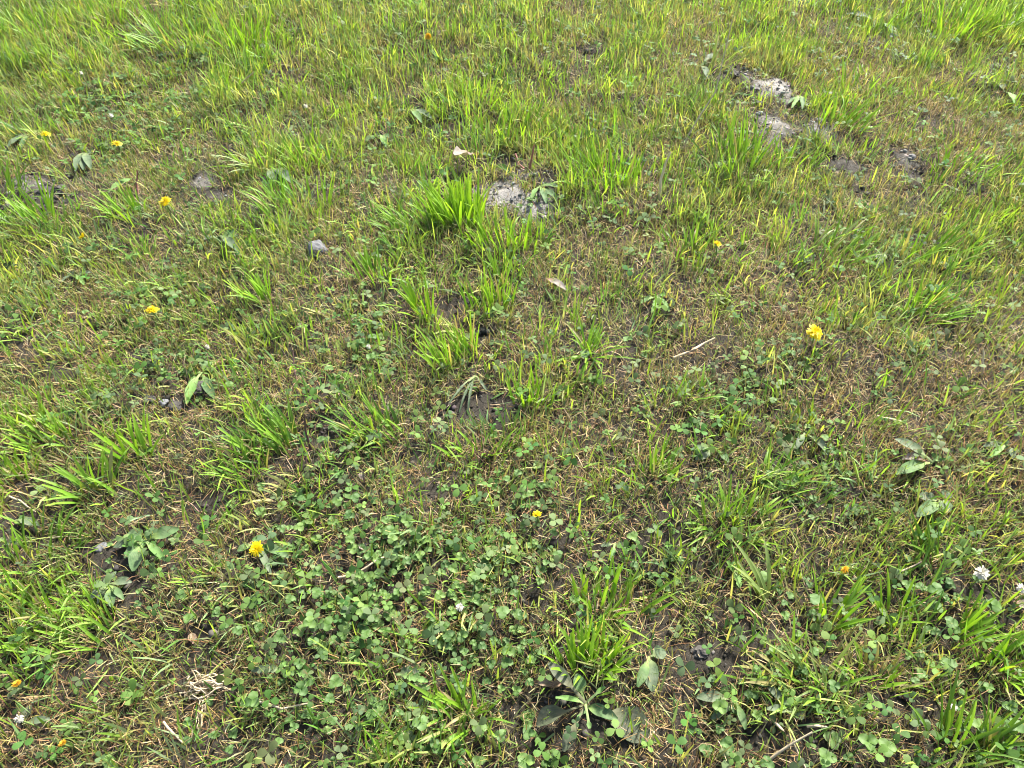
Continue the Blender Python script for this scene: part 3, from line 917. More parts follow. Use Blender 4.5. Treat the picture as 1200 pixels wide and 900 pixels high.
# zone: x, y, half width, half height in the picture, plants, leaves each, size, kind, label, group
CL = [
    (440, 700, 50, 44, 17, 5, 1.0, 'young', 'fresh clover in the dense patch, below the pale curved dry stem', 'clover below the curved stem', 1),
    (478, 650, 52, 32, 13, 5, 1.0, 'young', 'fresh clover in the dense patch, beyond the pale curved dry stem', 'clover beyond the curved stem', 1),
    (538, 700, 34, 28, 12, 5, 1.0, 'young', 'fresh clover in the dense patch, close around its small white flower', 'clover around the small white flower', 1),
    (425, 610, 40, 18, 8, 4, .95, 'young', 'clover of the dense patch, around the brown curled leaf', 'clover around the brown curled leaf', 1),
    (560, 625, 60, 20, 8, 4, .9, 'dark', 'clover of the dense patch, near the tiny yellow flower', 'clover near the tiny yellow flower', 1),
    (620, 660, 60, 40, 12, 4, .9, 'dark', 'three-leaved clover at the thinning edge of the dense patch', 'clover at the edge of the dense patch', 1),
    (560, 745, 88, 31, 14, 4, 1.0, 'dark', 'deep green clover between the dense patch and the spreading tuft', 'clover before the spreading tuft', 1),
    (480, 850, 61, 50, 15, 4, 1.0, 'dark', 'broad deep green clover beside the spreading grass tuft', 'clover beside the spreading tuft', 1),
    (620, 874, 34, 12, 4, 4, 1.25, 'young', 'fresh round-leaved clover at the foot of the broadleaf rosette', 'clover at the broadleaf rosette', 1),
    (620, 780, 29, 15, 3, 4, 1.15, 'dark', 'round-leaved clover behind the folded brown leaf of the rosette', 'clover behind the folded leaf', 1),
    (378, 780, 37, 66, 12, 4, 1.05, 'dark', 'clover between the straw wisp and the dense patch', 'clover near the straw wisp', 1),
    (300, 850, 77, 33, 10, 4, .85, 'dark', 'small clover growing below the straw wisp', 'clover below the straw wisp', 0),
    (350, 600, 55, 44, 10, 4, 1.0, 'young', 'bright clover below the dark upright stems', 'clover below the dark stems', 1),
    (385, 520, 29, 40, 6, 4, .9, 'dark', 'clover beside the dark upright stems', 'clover beside the dark stems', 0),
    (220, 425, 61, 38, 16, 4, .85, 'young', 'small bright clover around the dark soil lumps', 'clover around the soil lumps', 0),
    (430, 400, 33, 44, 10, 4, 1.0, 'dark', 'clover in the patch beyond the dark hollow', 'clover beyond the hollow', 0),
    (410, 350, 20, 13, 3, 4, 1.0, 'young', 'clover just beyond the patch near the bright narrow tuft', 'clover near the narrow tuft', 0),
    (160, 100, 88, 29, 18, 4, 1.0, 'young', 'clover in the hollow among the tall far grass', 'clover in the far hollow', 0),
    (1185, 25, 22, 24, 4, 4, 1.3, 'dark', 'deep green clover under the tall leaning tuft', 'clover under the leaning tuft', 0),
    (770, 640, 44, 29, 6, 4, 1.0, 'dark', 'scattered clover near the short star-like tuft', 'clover near the star-like tuft', 0),
    (590, 570, 66, 13, 5, 4, 1.15, 'young', 'bright clover beyond the dense patch, beside the bare black soil', 'clover beside the black soil', 0),
    (730, 400, 22, 15, 2, 4, 1.2, 'dark', 'clover beside the open star-shaped tuft', 'clover beside the open tuft', 0),
    (910, 430, 55, 40, 9, 4, .8, 'dark', 'small clover around the yellow flower in dry thatch', 'clover around the thatch flower', 0),
    (955, 555, 66, 44, 9, 4, .85, 'dark', 'clover among the dusty oval leaves', 'clover among the oval leaves', 0),
    (940, 690, 33, 26, 4, 4, 1.0, 'dark', 'clover under the two or three long pale blades', 'clover under the pale blades', 0),
    (905, 785, 44, 33, 7, 4, 1.05, 'dark', 'clover beside the cracked bare soil', 'clover beside the cracked soil', 1),
    (845, 845, 29, 26, 3, 4, 1.2, 'dark', 'large-leaved clover below the cracked bare soil', 'clover below the cracked soil', 1),
    (990, 890, 24, 11, 2, 4, 1.3, 'young', 'round bright clover close to the loose dry stems', 'clover close to dry stems', 1),
    (1085, 690, 50, 44, 8, 4, 1.0, 'dark', 'clover on the bare soil beside the white flower', 'clover beside the white flower', 0),
    (1070, 770, 33, 22, 3, 4, 1.25, 'young', 'bright clover on the near edge of bare soil by the forked tuft', 'clover by the forked tuft', 1),
    (1130, 850, 61, 40, 10, 4, 1.1, 'dark', 'broad clover beneath the tall thin blades', 'clover beneath the thin blades', 0),
    (200, 660, 66, 44, 6, 4, .8, 'dark', 'tiny clover by the bare soil with oval leaves', 'clover by the oval leaves', 0),
    (300, 690, 66, 33, 8, 4, .9, 'dark', 'clover around the yellow flower beyond the straw wisp', 'clover by that yellow flower', 0),
    (95, 385, 55, 55, 7, 4, .75, 'dark', 'little clover in the dry strip by the yellow flower', 'clover in the dry strip', 0),
    (1000, 500, 66, 22, 4, 4, .8, 'young', 'little clover in the thatch beyond the oval leaves', 'clover in thatch', 0),
    (640, 240, 29, 18, 4, 4, .9, 'dark', 'dark small clover on the shaded edge of the sandy patch', 'clover on the sandy patch', 0),
]
for (zx, zy, rx, ry, cnt, lv, size, key, lab, grp, det) in CL:
    for i in range(cnt):
        while True:
            ux, uy = random.uniform(-1, 1), random.uniform(-1, 1)
            if ux * ux + uy * uy <= 1:
                break
        clover(min(max(zx + ux * rx, 4), 1196), min(max(zy + uy * ry + 8, 6), 905), lab, grp, max(2, lv + random.choice((-2, -2, -1, 0))), size * random.uniform(.46, .82), key, det and random.random() < .45)


# ------------------------------------------------------------------ broad-leaved weeds
def broad_leaf(material, L, W, el0=.5, el1=-.22, stalk=.28, cup=.25, teeth=0.0, nteeth=5, fold=0.0, wave=.06, seed=0, tears=0.0):
    """a leaf from the origin along +X with its stalk, rising at el0 and ending at el1 (radians)"""
    r_ = random.Random(seed)
    nv, nu = (26 if teeth else 14), 7
    ts = np.linspace(0, 1, nv)
    us = np.linspace(-1, 1, nu)
    xx, zz = 0.0, 0.0
    V, al, ac = [], [], []
    ph = r_.uniform(0, 6)
    for i, t in enumerate(ts):
        el = el0 + (el1 - el0) * t
        if i:
            xx += L / (nv - 1) * math.cos(el)
            zz += L / (nv - 1) * math.sin(el)
        b_ = max((t - stalk) / (1 - stalk), 0)
        w = max(.055 * L * (1 - .3 * t) * .6, .0012) if b_ <= 0 else max(W / 2 * (math.sin(math.pi * min(b_ * .94 + .03, 1) ** .85) ** .75), .0012)
        if teeth and b_ > 0:
            fr = (b_ * nteeth) % 1
            w *= 1 - teeth * (1 - fr) * (1 if b_ < .8 else .3)
        for u in us:
            e = abs(u)
            lift = cup * e * e * w - (0 if b_ > 0 else .5 * e * e * w)
            yy = u * w * math.cos(fold * e)
            lift += fold * e * w
            wv = wave * w * math.sin(t * 17 + ph + u * 2) * e * 2
            sx = -math.sin(el) * (lift + wv) - (teeth * .25 * w * e if b_ > 0 else 0)
            V.append((xx + sx, yy, max(zz + math.cos(el) * (lift + wv), -.002)))
            al.append(t if t < stalk else stalk + (t - stalk))
            ac.append(u)
    al = np.array(al)
    # the stalk ends at 'along' 0.18 whatever its share of the leaf
    al = np.where(al < stalk, al / max(stalk, .01) * .18, .18 + (al - stalk) / (1 - stalk) * .82)
    return np_mesh('leaf', V, grid_faces(nu, nv), material, attrs={'along': al, 'across': ac})


M_WILT = broad_material('wilting_dark_leaf', (.045, .06, .035), (.07, .085, .05), (.13, .125, .095), (.13, .13, .07))
MATS = {'k': M_WILT, 'p': M_PLANTAIN, 'g': M_PLANTAIN_GREY, 'w': M_WEED, 'd': M_DEAD, 'b': M_DEADBROWN}


def weed(name, px, py, label, leaves, cat='weed', group=None, lift=.010):
    """leaves: tip x, tip y, width in pixels, material, and optional shape settings"""
    p = ground(px, py)
    p.z += lift - .003 if lift > .010 else 0
    e = link(name, None, None, p)
    e.empty_display_size = .02
    tag(e, label, cat, group)
    for i, lf in enumerate(leaves):
        tx, ty, wpx, mk = lf[:4]
        kw = dict(lf[4]) if len(lf) > 4 else {}
        rise = kw.pop('rise', .010) + .008
        roll = kw.pop('roll', random.uniform(-.2, .2))
        q = pix(tx, ty, p.z + rise)
        d = Vector((q.x - p.x, q.y - p.y))
        L = max(d.length * 1.06, .012)
        me = broad_leaf(MATS[mk], L, wpx / ppm(ty), seed=i + int(px), **kw)
        o = link('leaf', me, e, (0, 0, .001 * i + (.004 if lift <= .010 else 0)))
        o.rotation_euler = (Matrix.Rotation(math.atan2(d.y, d.x), 3, 'Z') @ Matrix.Rotation(roll, 3, 'X')).to_euler()
    return e


J = dict(teeth=.55, nteeth=5)
weed('broadleaf_rosette', 685, 829, 'large broadleaf rosette with thick pale stalks and withered outer leaves on bare soil', [
    (772, 860, 38, 'k', dict(stalk=.32, el0=.3, el1=-.4, rise=.006, wave=.14, roll=.0)), (724, 838, 15, 'p', dict(stalk=.15, el0=.5, el1=-.1, rise=.012, fold=.3)),
    (632, 846, 28, 'k', dict(stalk=.45, el0=.25, el1=-.3, rise=.006, fold=.7, roll=.2)), (677, 784, 15, 'p', dict(stalk=.4, el0=.5, el1=.1, rise=.02)),
    (662, 876, 15, 'k', dict(stalk=.5, el0=.2, el1=-.2, rise=.004)), (712, 802, 6, 'w', dict(stalk=.6, el0=.7, el1=.2, rise=.02)),
    (650, 818, 7, 'w', dict(stalk=.2, el0=.8, el1=.0, rise=.018)), (692, 852, 6, 'w', dict(stalk=.75, el0=.6, el1=-.2, rise=.01)), (644, 780, 15, 'k', dict(stalk=.4, rise=.005))], 'weed')
weed('plantain_plant', 172, 638, 'dark oval-leaved plantain growing flat on the bare soil', [
    (130, 636, 14, 'g'), (146, 620, 20, 'p'), (180, 616, 15, 'p', dict(stalk=.15)), (206, 616, 15, 'p'), (144, 650, 12, 'p'), (154, 666, 17, 'p'), (192, 655, 9, 'w')], 'plantain')
weed('dusty_rosette', 132, 690, 'small dusty star-shaped rosette of spoon leaves on bare soil', [
    (120, 670, 12, 'g'), (146, 672, 10, 'g'), (106, 682, 11, 'g'), (102, 698, 10, 'g'), (112, 703, 7, 'g'), (128, 708, 12, 'p'), (142, 700, 8, 'p'), (152, 680, 8, 'g'), (134, 668, 7, 'g')], 'weed')
weed('plantain_plant', 1103, 590, 'blue-green plantain with three rounded leaves lying in the thatch', [
    (1081, 576, 15, 'g', dict(rise=.012)), (1080, 600, 16, 'p', dict(rise=.012)), (1114, 570, 13, 'g'), (1113, 596, 14, 'g', dict(stalk=.1))], 'plantain')
weed('plantain_plant', 1090, 545, 'low plantain with one leaf dark and one withered grey', [
    (1062, 533, 14, 'd', dict(fold=.5)), (1054, 552, 15, 'p'), (1104, 528, 13, 'w'), (1052, 512, 13, 'g')], 'plantain')
weed('plantain_plant', 318, 200, 'grey-green plantain leaves under the fanned pale tuft', [(336, 197, 10, 'g', dict(rise=.02)), (340, 210, 13, 'g', dict(rise=.014)), (322, 212, 12, 'g')], 'plantain')
weed('plantain_plant', 258, 280, 'flat plantain leaves beyond the grey stone', [(236, 275, 9, 'g'), (276, 270, 15, 'p'), (272, 284, 9, 'p'), (280, 293, 10, 'g')], 'plantain')
weed('plantain_plant', 100, 182, 'grey-green plantain with two round leaves over a dark hole', [(104, 170, 11, 'g', dict(rise=.015)), (93, 190, 11, 'g', dict(rise=.02, stalk=.05)), (105, 196, 9, 'g'), (88, 199, 8, 'g')], 'plantain')
weed('plantain_plant', 446, 162, 'dark plantain leaves lying across a small gap in the turf', [(428, 160, 10, 'p'), (456, 155, 9, 'p'), (440, 153, 8, 'g'), (452, 170, 8, 'w')], 'plantain')
weed('plantain_plant', 480, 132, 'dusty plantain leaves between two small gaps in the turf', [(464, 126, 10, 'g'), (490, 124, 10, 'g'), (505, 136, 9, 'g'), (494, 142, 8, 'p')], 'plantain')
weed('plantain_plant', 760, 772, 'pale veined oval leaf beside the cracked leaf of the broadleaf rosette', [(768, 802, 19, 'g', dict(stalk=.12, rise=.016)), (782, 760, 18, 'g'), (748, 800, 12, 'p')], 'plantain')
weed('fallen_leaf', 640, 334, 'grey flat fallen leaf lying on the dry thatch', [(664, 328, 9, 'd', dict(rise=.016, stalk=.1))], 'leaf', lift=.016)
weed('dandelion_plant', 632, 222, 'dark toothed weed growing over the edge of the sandy patch', [
    (652, 229, 10, 'p', dict(teeth=.3)), (645, 211, 9, 'p', dict(teeth=.3)), (624, 230, 8, 'w', dict(teeth=.3)), (640, 236, 9, 'p', dict(teeth=.3)), (656, 217, 9, 'p')], 'weed')
weed('fallen_leaf', 578, 202, 'olive green curled leaf beyond the sandy patch', [(601, 192, 9, 'w', dict(rise=.02, stalk=.0, fold=.5, el0=.7, el1=-.6))], 'leaf', lift=.012)
weed('fallen_leaf', 560, 186, 'grey curled fallen leaf with brown stalk behind the bright tuft', [(531, 178, 20, 'd', dict(rise=.03, stalk=.35, el0=.6, el1=.3, cup=.35, wave=.12))], 'leaf', lift=.012)
weed('thistle_seedling', 936, 116, 'pale jagged seedling between the two crusted soil mounds', [
    (926, 117, 6, 'p', dict(teeth=.3)), (936, 109, 6, 'w', dict(teeth=.3)), (945, 114, 6, 'p'), (927, 125, 6, 'w', dict(teeth=.3)), (940, 126, 6, 'p')], 'weed')
weed('plantain_plant', 838, 530, 'plantain with one shiny oval leaf in the thatch below the arching blades', [(818, 530, 11, 'g', dict(rise=.014)), (812, 522, 9, 'p'), (855, 536, 9, 'p')], 'plantain')
weed('plantain_plant', 942, 510, 'plantain with long dark folded leaves in the thatch', [(922, 494, 9, 'p', dict(fold=.5)), (972, 528, 11, 'g', dict(fold=.5)), (955, 500, 9, 'p'), (936, 522, 8, 'g')], 'plantain')
weed('dandelion_plant', 340, 786, 'dandelion leaves with pale jagged edges beside the clover near the straw wisp', [(290, 776, 13, 'g', dict(teeth=.5, nteeth=4, rise=.02)), (366, 792, 10, 'w', J), (328, 770, 9, 'w', J)], 'dandelion')
weed('plantain_plant', 124, 902, 'single smooth round leaf low in the thatch', [(125, 884, 24, 'w', dict(rise=.012, stalk=.1))], 'plantain')
weed('plantain_plant', 1178, 524, 'grey plantain leaves at the edge of the yellowed turf', [(1158, 517, 9, 'g'), (1192, 530, 9, 'g'), (1162, 532, 7, 'w')], 'plantain')
weed('plantain_plant', 238, 440, 'dark plantain leaf above the black soil lump', [(240, 414, 16, 'p', dict(rise=.015)), (250, 462, 12, 'p'), (226, 430, 9, 'w'), (218, 470, 12, 'w')], 'plantain')
weed('dandelion_plant', 558, 444, 'limp olive dandelion leaves trailing over the bare black soil', [
    (538, 474, 4, 'g', dict(teeth=.4, stalk=.05, el1=-.5)), (548, 476, 4, 'g', dict(teeth=.4, stalk=.05, el1=-.5)), (570, 452, 5, 'g', J), (528, 470, 4, 'g', J)], 'dandelion')
weed('upright_seedling', 858, 672, 'small seedling with an upright bright leaf behind the long pale blades', [(847, 648, 11, 'w', dict(el0=1.1, el1=.9, rise=.03)), (862, 660, 8, 'w'), (878, 668, 13, 'p', J), (868, 684, 12, 'w', J)], 'weed')
weed('fallen_leaf', 462, 792, 'ragged pale green leaf lying in the clover by the spreading tuft', [(488, 778, 20, 'g', dict(teeth=.5, nteeth=3, rise=.02)), (500, 794, 12, 'w', J)], 'leaf')
weed('plantain_plant', 928, 838, 'oval plantain leaves beneath the flattened tuft', [(945, 830, 14, 'g', dict(stalk=.1, rise=.014)), (902, 798, 10, 'g'), (915, 808, 10, 'p'), (902, 828, 10, 'g')], 'plantain')
weed('plantain_plant', 124, 232, 'single bright upright leaf near the bright yellow open flower', [(125, 222, 10, 'w', dict(rise=.025, stalk=.0, el0=.9, el1=.5)), (152, 206, 9, 'w')], 'weed')
weed('fallen_leaf', 434, 656, 'brown curled leaf with a bent stalk at the edge of the dense clover', [(420, 628, 11, 'd', dict(stalk=.6, el0=.4, el1=-.1, rise=.02, fold=.5)), (432, 636, 9, 'w', dict(stalk=.05))], 'leaf')
weed('fallen_leaf', 228, 756, 'dark brown folded leaf standing in the gap behind the straw wisp', [(219, 736, 10, 'b', dict(rise=.012, fold=.25, stalk=.15, el0=.4))], 'leaf')
weed('fallen_leaf', 660, 803, 'reddish brown withered leaf under the broadleaf rosette', [(632, 795, 12, 'b', dict(fold=.6, stalk=.4)), (646, 800, 10, 'b', dict(fold=.6))], 'leaf')
weed('fallen_leaf', 428, 568, 'grey-brown crumpled leaf in the clover below the slanting tuft', [(422, 542, 10, 'd', dict(rise=.02, fold=.7, el0=.8))], 'leaf')
weed('plantain_plant', 1050, 680, 'grey plantain leaf lying beside the bare soil near the white clover flower', [(1078, 690, 8, 'g'), (1066, 660, 12, 'w')], 'plantain')
weed('plantain_plant', 860, 822, 'dull green weed leaves below the cracked bare soil', [(820, 812, 14, 'g', dict(rise=.012)), (836, 838, 10, 'g'), (876, 850, 9, 'p')], 'weed')
weed('plantain_plant', 720, 640, 'small pale weed with lobed leaves at the edge of the dense clover', [(706, 634, 9, 'g', J), (732, 632, 9, 'g', J), (716, 652, 8, 'w', J)], 'weed')
weed('plantain_plant', 40, 160, 'dusty weed leaves on pale crumbs beyond the crumbled dark soil', [(14, 158, 10, 'g'), (24, 172, 8, 'p'), (8, 170, 9, 'g')], 'weed')
weed('plantain_plant', 300, 640, 'plantain leaf beside the yellow flower beyond the straw wisp', [(334, 648, 12, 'p', dict(rise=.012)), (276, 640, 10, 'p'), (314, 668, 9, 'g', dict(rise=.01))], 'plantain')
weed('plantain_plant', 820, 80, 'flat weed leaves in the dark gap behind the soil mounds', [(808, 70, 9, 'p'), (840, 60, 8, 'g'), (830, 90, 8, 'g')], 'weed')
weed('plantain_plant', 1030, 30, 'two weed leaves flat on the dark gap before the tall leaning tuft', [(1024, 24, 10, 'g'), (994, 14, 10, 'g'), (1046, 36, 8, 'p')], 'weed')
weed('plantain_plant', 1176, 110, 'small weed leaves at the margin of the thin bright turf', [(1174, 92, 9, 'g'), (1190, 118, 8, 'w')], 'weed')
weed('fallen_leaf', 20, 612, 'rounded leaf pair in the arching grass by the oval-leaved plantain', [(18, 598, 13, 'w', dict(rise=.02)), (36, 606, 12, 'g', dict(rise=.02))], 'leaf')
weed('dandelion_plant', 90, 325, 'dusty dandelion leaves in the dry strip beyond the yellow flower', [(78, 312, 9, 'g', J), (104, 314, 9, 'g', J), (96, 330, 8, 'w', J), (70, 326, 7, 'g', J)], 'dandelion')
weed('plantain_plant', 1040, 300, 'bluish weed leaves low in the straw', [(1022, 298, 9, 'g'), (1030, 310, 8, 'g'), (1056, 296, 7, 'w')], 'weed')
weed('dandelion_plant', 770, 350, 'small toothed weed in the straw by the pale dry stem', [(752, 350, 8, 'w', J), (784, 360, 8, 'w', J), (764, 362, 7, 'w', J), (780, 340, 7, 'w', J)], 'weed')
weed('fallen_leaf', 1186, 706, 'grey-brown fallen leaf on the soil beside the withered white flower', [(1200, 700, 15, 'd', dict(rise=.01))], 'leaf')
weed('fallen_leaf', 30, 850, 'rounded dull leaf in the dry grass by the small white flower', [(30, 822, 12, 'k', dict(rise=.01)), (52, 838, 9, 'g')], 'leaf')


# ------------------------------------------------------------------ flowers
def petals(rings, seed):
    """rings: (number, length, width, elevation, start radius, height) of strap petals"""
    r_ = random.Random(seed)
    V, F = [], []
    for (n, L, W, el, r0, z0) in rings:
        for i in range(n):
            a = 2 * math.pi * (i + r_.uniform(-.3, .3)) / n
            e = el + r_.uniform(-.18, .18)
            l = L * r_.uniform(.8, 1.1)
            d = np.array([math.cos(a), math.sin(a), 0])
            s = np.array([-math.sin(a), math.cos(a), 0])
            b_ = len(V)
            for k, (t, w) in enumerate(((0, .45), (.55, 1), (1, .75))):
                c = d * (r0 + l * t * math.cos(e - .3 * t)) + np.array([0, 0, z0 + l * t * math.sin(e - .3 * t)])
                V += [c - s * W * w / 2, c + s * W * w / 2 + np.array([0, 0, .0003])]
            F += [(b_, b_ + 1, b_ + 3, b_ + 2), (b_ + 2, b_ + 3, b_ + 5, b_ + 4)]
    return V, F


def flower_parts(material, k, seed, closed=False):
    q = .75 if closed else 0
    V, F = petals([(20, .0105 * k, .0026 * k, .15 + q, .0012, .0), (16, .0085 * k, .0024 * k, .45 + q * .7, .001, .0006), (14, .006 * k, .002 * k, .85 + q * .4, .0008, .001), (8, .004 * k, .0017 * k, 1.2, .0004, .0012)], seed)
    return np_mesh('flower_head', V, F, material, smooth=False)


def dandelion(px, py, label, k=1.0, h=.03, material=None, tilt=(-.25, 0), closed=False, seed=0):
    p = pix(px, py, h)
    gz = hz1(p.x, p.y)
    p = pix(px, py, gz + h)
    gz = hz1(p.x, p.y)
    ht = p.z - gz
    e = link('dandelion_flower', None, None, (p.x, p.y, gz))
    e.empty_display_size = .01
    tag(e, label, 'flower')
    V, F = tube([(.004, .003, -.004), (.003, .001, ht * .4), (.001, 0, ht * .8), (0, 0, ht - .001)], (.0013, .0012, .0011, .0012), 6)
    link('stem', np_mesh('stem', V, F, M_STEM), e)
    V, F = tube([(0, 0, ht - .007 * k), (0, 0, ht - .004 * k), (0, 0, ht - .001), (0, 0, ht + .0006)], (.0012 * k, .0032 * k, .003 * k, .0016 * k), 9)
    link('bract_cup', np_mesh('bract_cup', V, F, M_STEM), e)
    link('flower_head', flower_parts(material or M_PETAL, k, seed, closed), e, (0, 0, ht), (tilt[0] * -1, tilt[1], random.uniform(0, 6)))


Fl = dandelion
Fl(193, 236, 'bright yellow open flower beside the pink stem', .95, .035, tilt=(-.35, .1), seed=1)
Fl(53, 157, 'small yellow flower beyond the crumbled dark soil', .85, .03, tilt=(-.3, -.2), seed=2)
Fl(137, 168, 'small yellow flower beside the plantain over a dark hole', .75, .03, tilt=(-.3, .2), seed=3)
Fl(98, 278, 'half-closed narrow yellow flower in short turf before the dark soil', .75, .03, tilt=(-.7, .3), closed=True, seed=4)
Fl(178, 363, 'full yellow flower above the small bright clover', .85, .035, tilt=(-.3, .0), seed=5)
Fl(840, 287, 'little round yellow flower at the foot of dark green blades', .6, .03, tilt=(-.3, 0), closed=True, seed=6)
Fl(955, 389, 'broad yellow flower with a pale dry bud in the dry thatch', 1.05, .03, tilt=(-.35, .1), seed=7)
Fl(300, 643, 'yellow flower on the clover beyond the straw wisp', .75, .03, tilt=(-.45, .2), seed=8)
Fl(629, 604, 'tiny yellow flower at the far edge of the dense clover', .5, .025, tilt=(-.3, 0), closed=True, seed=9)
Fl(20, 802, 'small orange-yellow flower over the thatch beside the flattened tuft', .35, .02, M_ORANGE, closed=True, seed=10)
Fl(74, 872, 'faded yellow bud in the dry grass near the smooth round leaf', .3, .02, M_ORANGE, closed=True, seed=11)
Fl(990, 668, 'wilted orange flower with few thin petals between green blades', .42, .03, M_ORANGE, tilt=(-.9, .4), seed=12)
Fl(502, 43, 'orange and pink faded flower on the far turf', .7, .04, M_ORANGE, tilt=(-.8, .5), closed=True, seed=13)


def white_clover(px, py, label, k=1.0, h=.035, seed=0):
    p = pix(px, py, h)
    gz = hz1(p.x, p.y)
    p = pix(px, py, gz + h)
    gz = hz1(p.x, p.y)
    ht = p.z - gz
    e = link('white_clover_flower', None, None, (p.x, p.y, gz))
    e.empty_display_size = .01
    tag(e, label, 'flower')
    V, F = tube([(.004, .002, -.004), (.003, .001, ht * .4), (.001, 0, ht * .8), (0, 0, ht)], (.0009, .0009, .0008, .0008), 5)
    link('stem', np_mesh('stem', V, F, M_STEM), e)
    V, F = petals([(11, .008 * k, .0026 * k, -.25, .0005, .0), (11, .0085 * k, .0026 * k, .15, .0005, .001), (9, .008 * k, .0026 * k, .6, .0004, .002), (6, .007 * k, .0024 * k, 1.05, .0002, .0025), (3, .006 * k, .002 * k, 1.45, .0, .003)], seed)
    link('flower_head', np_mesh('flower_head', V, F, M_WHITE, smooth=False), e, (0, 0, ht))


white_clover(1150, 672, 'open white clover flower with brownish centre above the bare soil', .85, .035, 1)
white_clover(1197, 690, 'withered whitish clover flower by the grey-brown fallen leaf', .55, .03, 2)
white_clover(539, 712, 'small white clover flower inside the dense clover patch', .45, .03, 3)
white_clover(23, 843, 'small white flower in the dry grass by the flattened tuft', .45, .03, 4)
white_clover(130, 136, 'small white flower at the edge of the far clover hollow', .5, .03, 5)
white_clover(358, 125, 'small white flower in the tall grass by a little gap', .45, .03, 6)
white_clover(243, 407, 'tiny white flower among the clover around the soil lumps', .35, .02, 7)
white_clover(432, 407, 'tiny white flower on the clover patch beyond the hollow', .35, .02, 8)
white_clover(1117, 829, 'pale cream clover bud under the tall thin blades', .4, .02, 9)
white_clover(95, 86, 'tiny white flower in the tall far grass by the clover hollow', .4, .04, 10)


# ------------------------------------------------------------------ stones, clods, stems, straw
def lump(name, size, seed, flat=.6, rough=.22, sub=3):
    import bmesh
    bmh = bmesh.new()
    bmesh.ops.create_icosphere(bmh, subdivisions=sub, radius=1.0)
    r_ = random.Random(seed)
    planes = [(Vector((r_.gauss(0, 1), r_.gauss(0, 1), r_.gauss(0, 1))).normalized(), r_.uniform(.62, .95)) for _ in range(9)]
    for v in bmh.verts:
        c = v.co.copy()
        for (nn, dd) in planes:
            q = c.dot(nn)
            if q > dd:
                c -= nn * (q - dd) * .9
        k = float(vnoise(np.array([c.x + seed * 3.1 + c.z]), np.array([c.y - c.z * .7]), .35, seed % 7)[0]) - .5
        c *= 1 + k * rough * 1.6
        v.co = Vector((c.x, c.y, c.z * flat)) * size
    me = bpy.data.meshes.new(name)
    bmh.to_mesh(me)
    bmh.free()
    return me


def place_lump(name, px, py, wpx, material, label, cat, group=None, flat=.6, seed=0, sub=3):
    p = ground(px, py)
    r = wpx / 2 / ppm(py)
    r *= .8 if name == 'soil_clod' else 1
    me = lump(name, r, seed, flat, rough=.22 if name == 'stone' else .5, sub=sub)
    me.materials.append(material)
    o = link(name, me, None, (p.x, p.y, p.z + r * flat * .35), (0, 0, seed * 1.7))
    tag(o, label, cat, group)
    return o


place_lump('stone', 371, 295, 26, M_STONE, 'grey angular stone lying in the short turf', 'stone', flat=.75, seed=3)
place_lump('stone', 119, 642, 15, M_STONE, 'smooth dark grey pebble on the bare soil by the oval-leaved plantain', 'stone', flat=.55, seed=8)
place_lump('stone', 192, 473, 13, M_STONE, 'pale grey pebble among the dark soil lumps', 'stone', flat=.6, seed=11)
CLODS = [
    (232, 457, 26, 0, 'large black soil lump among the clover'), (207, 478, 20, 0, 'black soil lump beside the pale grey pebble'), (176, 468, 14, 0, 'small dark soil lump beside the pale grey pebble'),
    (258, 470, 12, 0, 'small black soil lump under the clover leaves'),
    (30, 215, 12, 1, 'pale dry crumb on the crumbled dark soil'), (64, 203, 11, 1, 'pale flat crumb at the far edge of the crumbled soil'), (52, 226, 22, 0, 'black lump in the crumbled soil'),
    (72, 224, 20, 0, 'dark rounded lump in the crumbled soil by the turf edge'), (88, 182, 14, 0, 'dark lump under the plantain with round leaves'), (8, 244, 16, 0, 'dark lump under the lush deep green tuft'),
    (860, 88, 16, 0, 'dark lump in the gap behind the soil mounds'), (930, 94, 13, 0, 'dark lump on the far side of the pale crusted mound'),
    (960, 142, 11, 1, 'pale crusted lump beside the fanned yellow-green tuft'), (947, 152, 10, 1, 'small pale lump between the crusted mounds'),
    (820, 765, 24, 0, 'cracked dark clod in the bare soil by the clover'),
    (1068, 184, 11, 1, 'grey lump on the bare strip in the straw-coloured turf'), (310, 212, 14, 0, 'dark lump beneath the grey-green plantain leaves'),
]
for i, (cx, cy, w, pale, lab) in enumerate(CLODS):
    place_lump('soil_clod', cx, cy, w, M_CRUSTCLOD if pale else M_CLOD, lab, 'soil clod', 'soil clods on the bare patches', flat=.55, seed=20 + i, sub=3)


def stem(name, pts, rpx, material, label, cat='stem', group=None, knots=False):
    """pts: picture x, y and height above the soil in metres"""
    P = []
    for (a, b_, z) in pts:
        q = ground(a, b_)
        q = pix(a, b_, q.z + z)
        P.append(q)
    o0 = P[0].copy()
    PP = []
    for i in range(len(P) - 1):
        for t in (0, .5):
            v = P[i].lerp(P[i + 1], t)
            v += Vector((random.gauss(0, 1), random.gauss(0, 1), random.gauss(0, 1))) * .0006
            PP.append(v - o0)
    PP.append(P[-1] - o0)
    r = rpx / 2 / ppm(pts[0][1])
    V, F = tube(PP, [r * (1.1 - .5 * i / (len(PP) - 1)) for i in range(len(PP))], 6)
    o = link(name, np_mesh(name, V, F, material), None, o0)
    tag(o, label, cat, group)
    return o


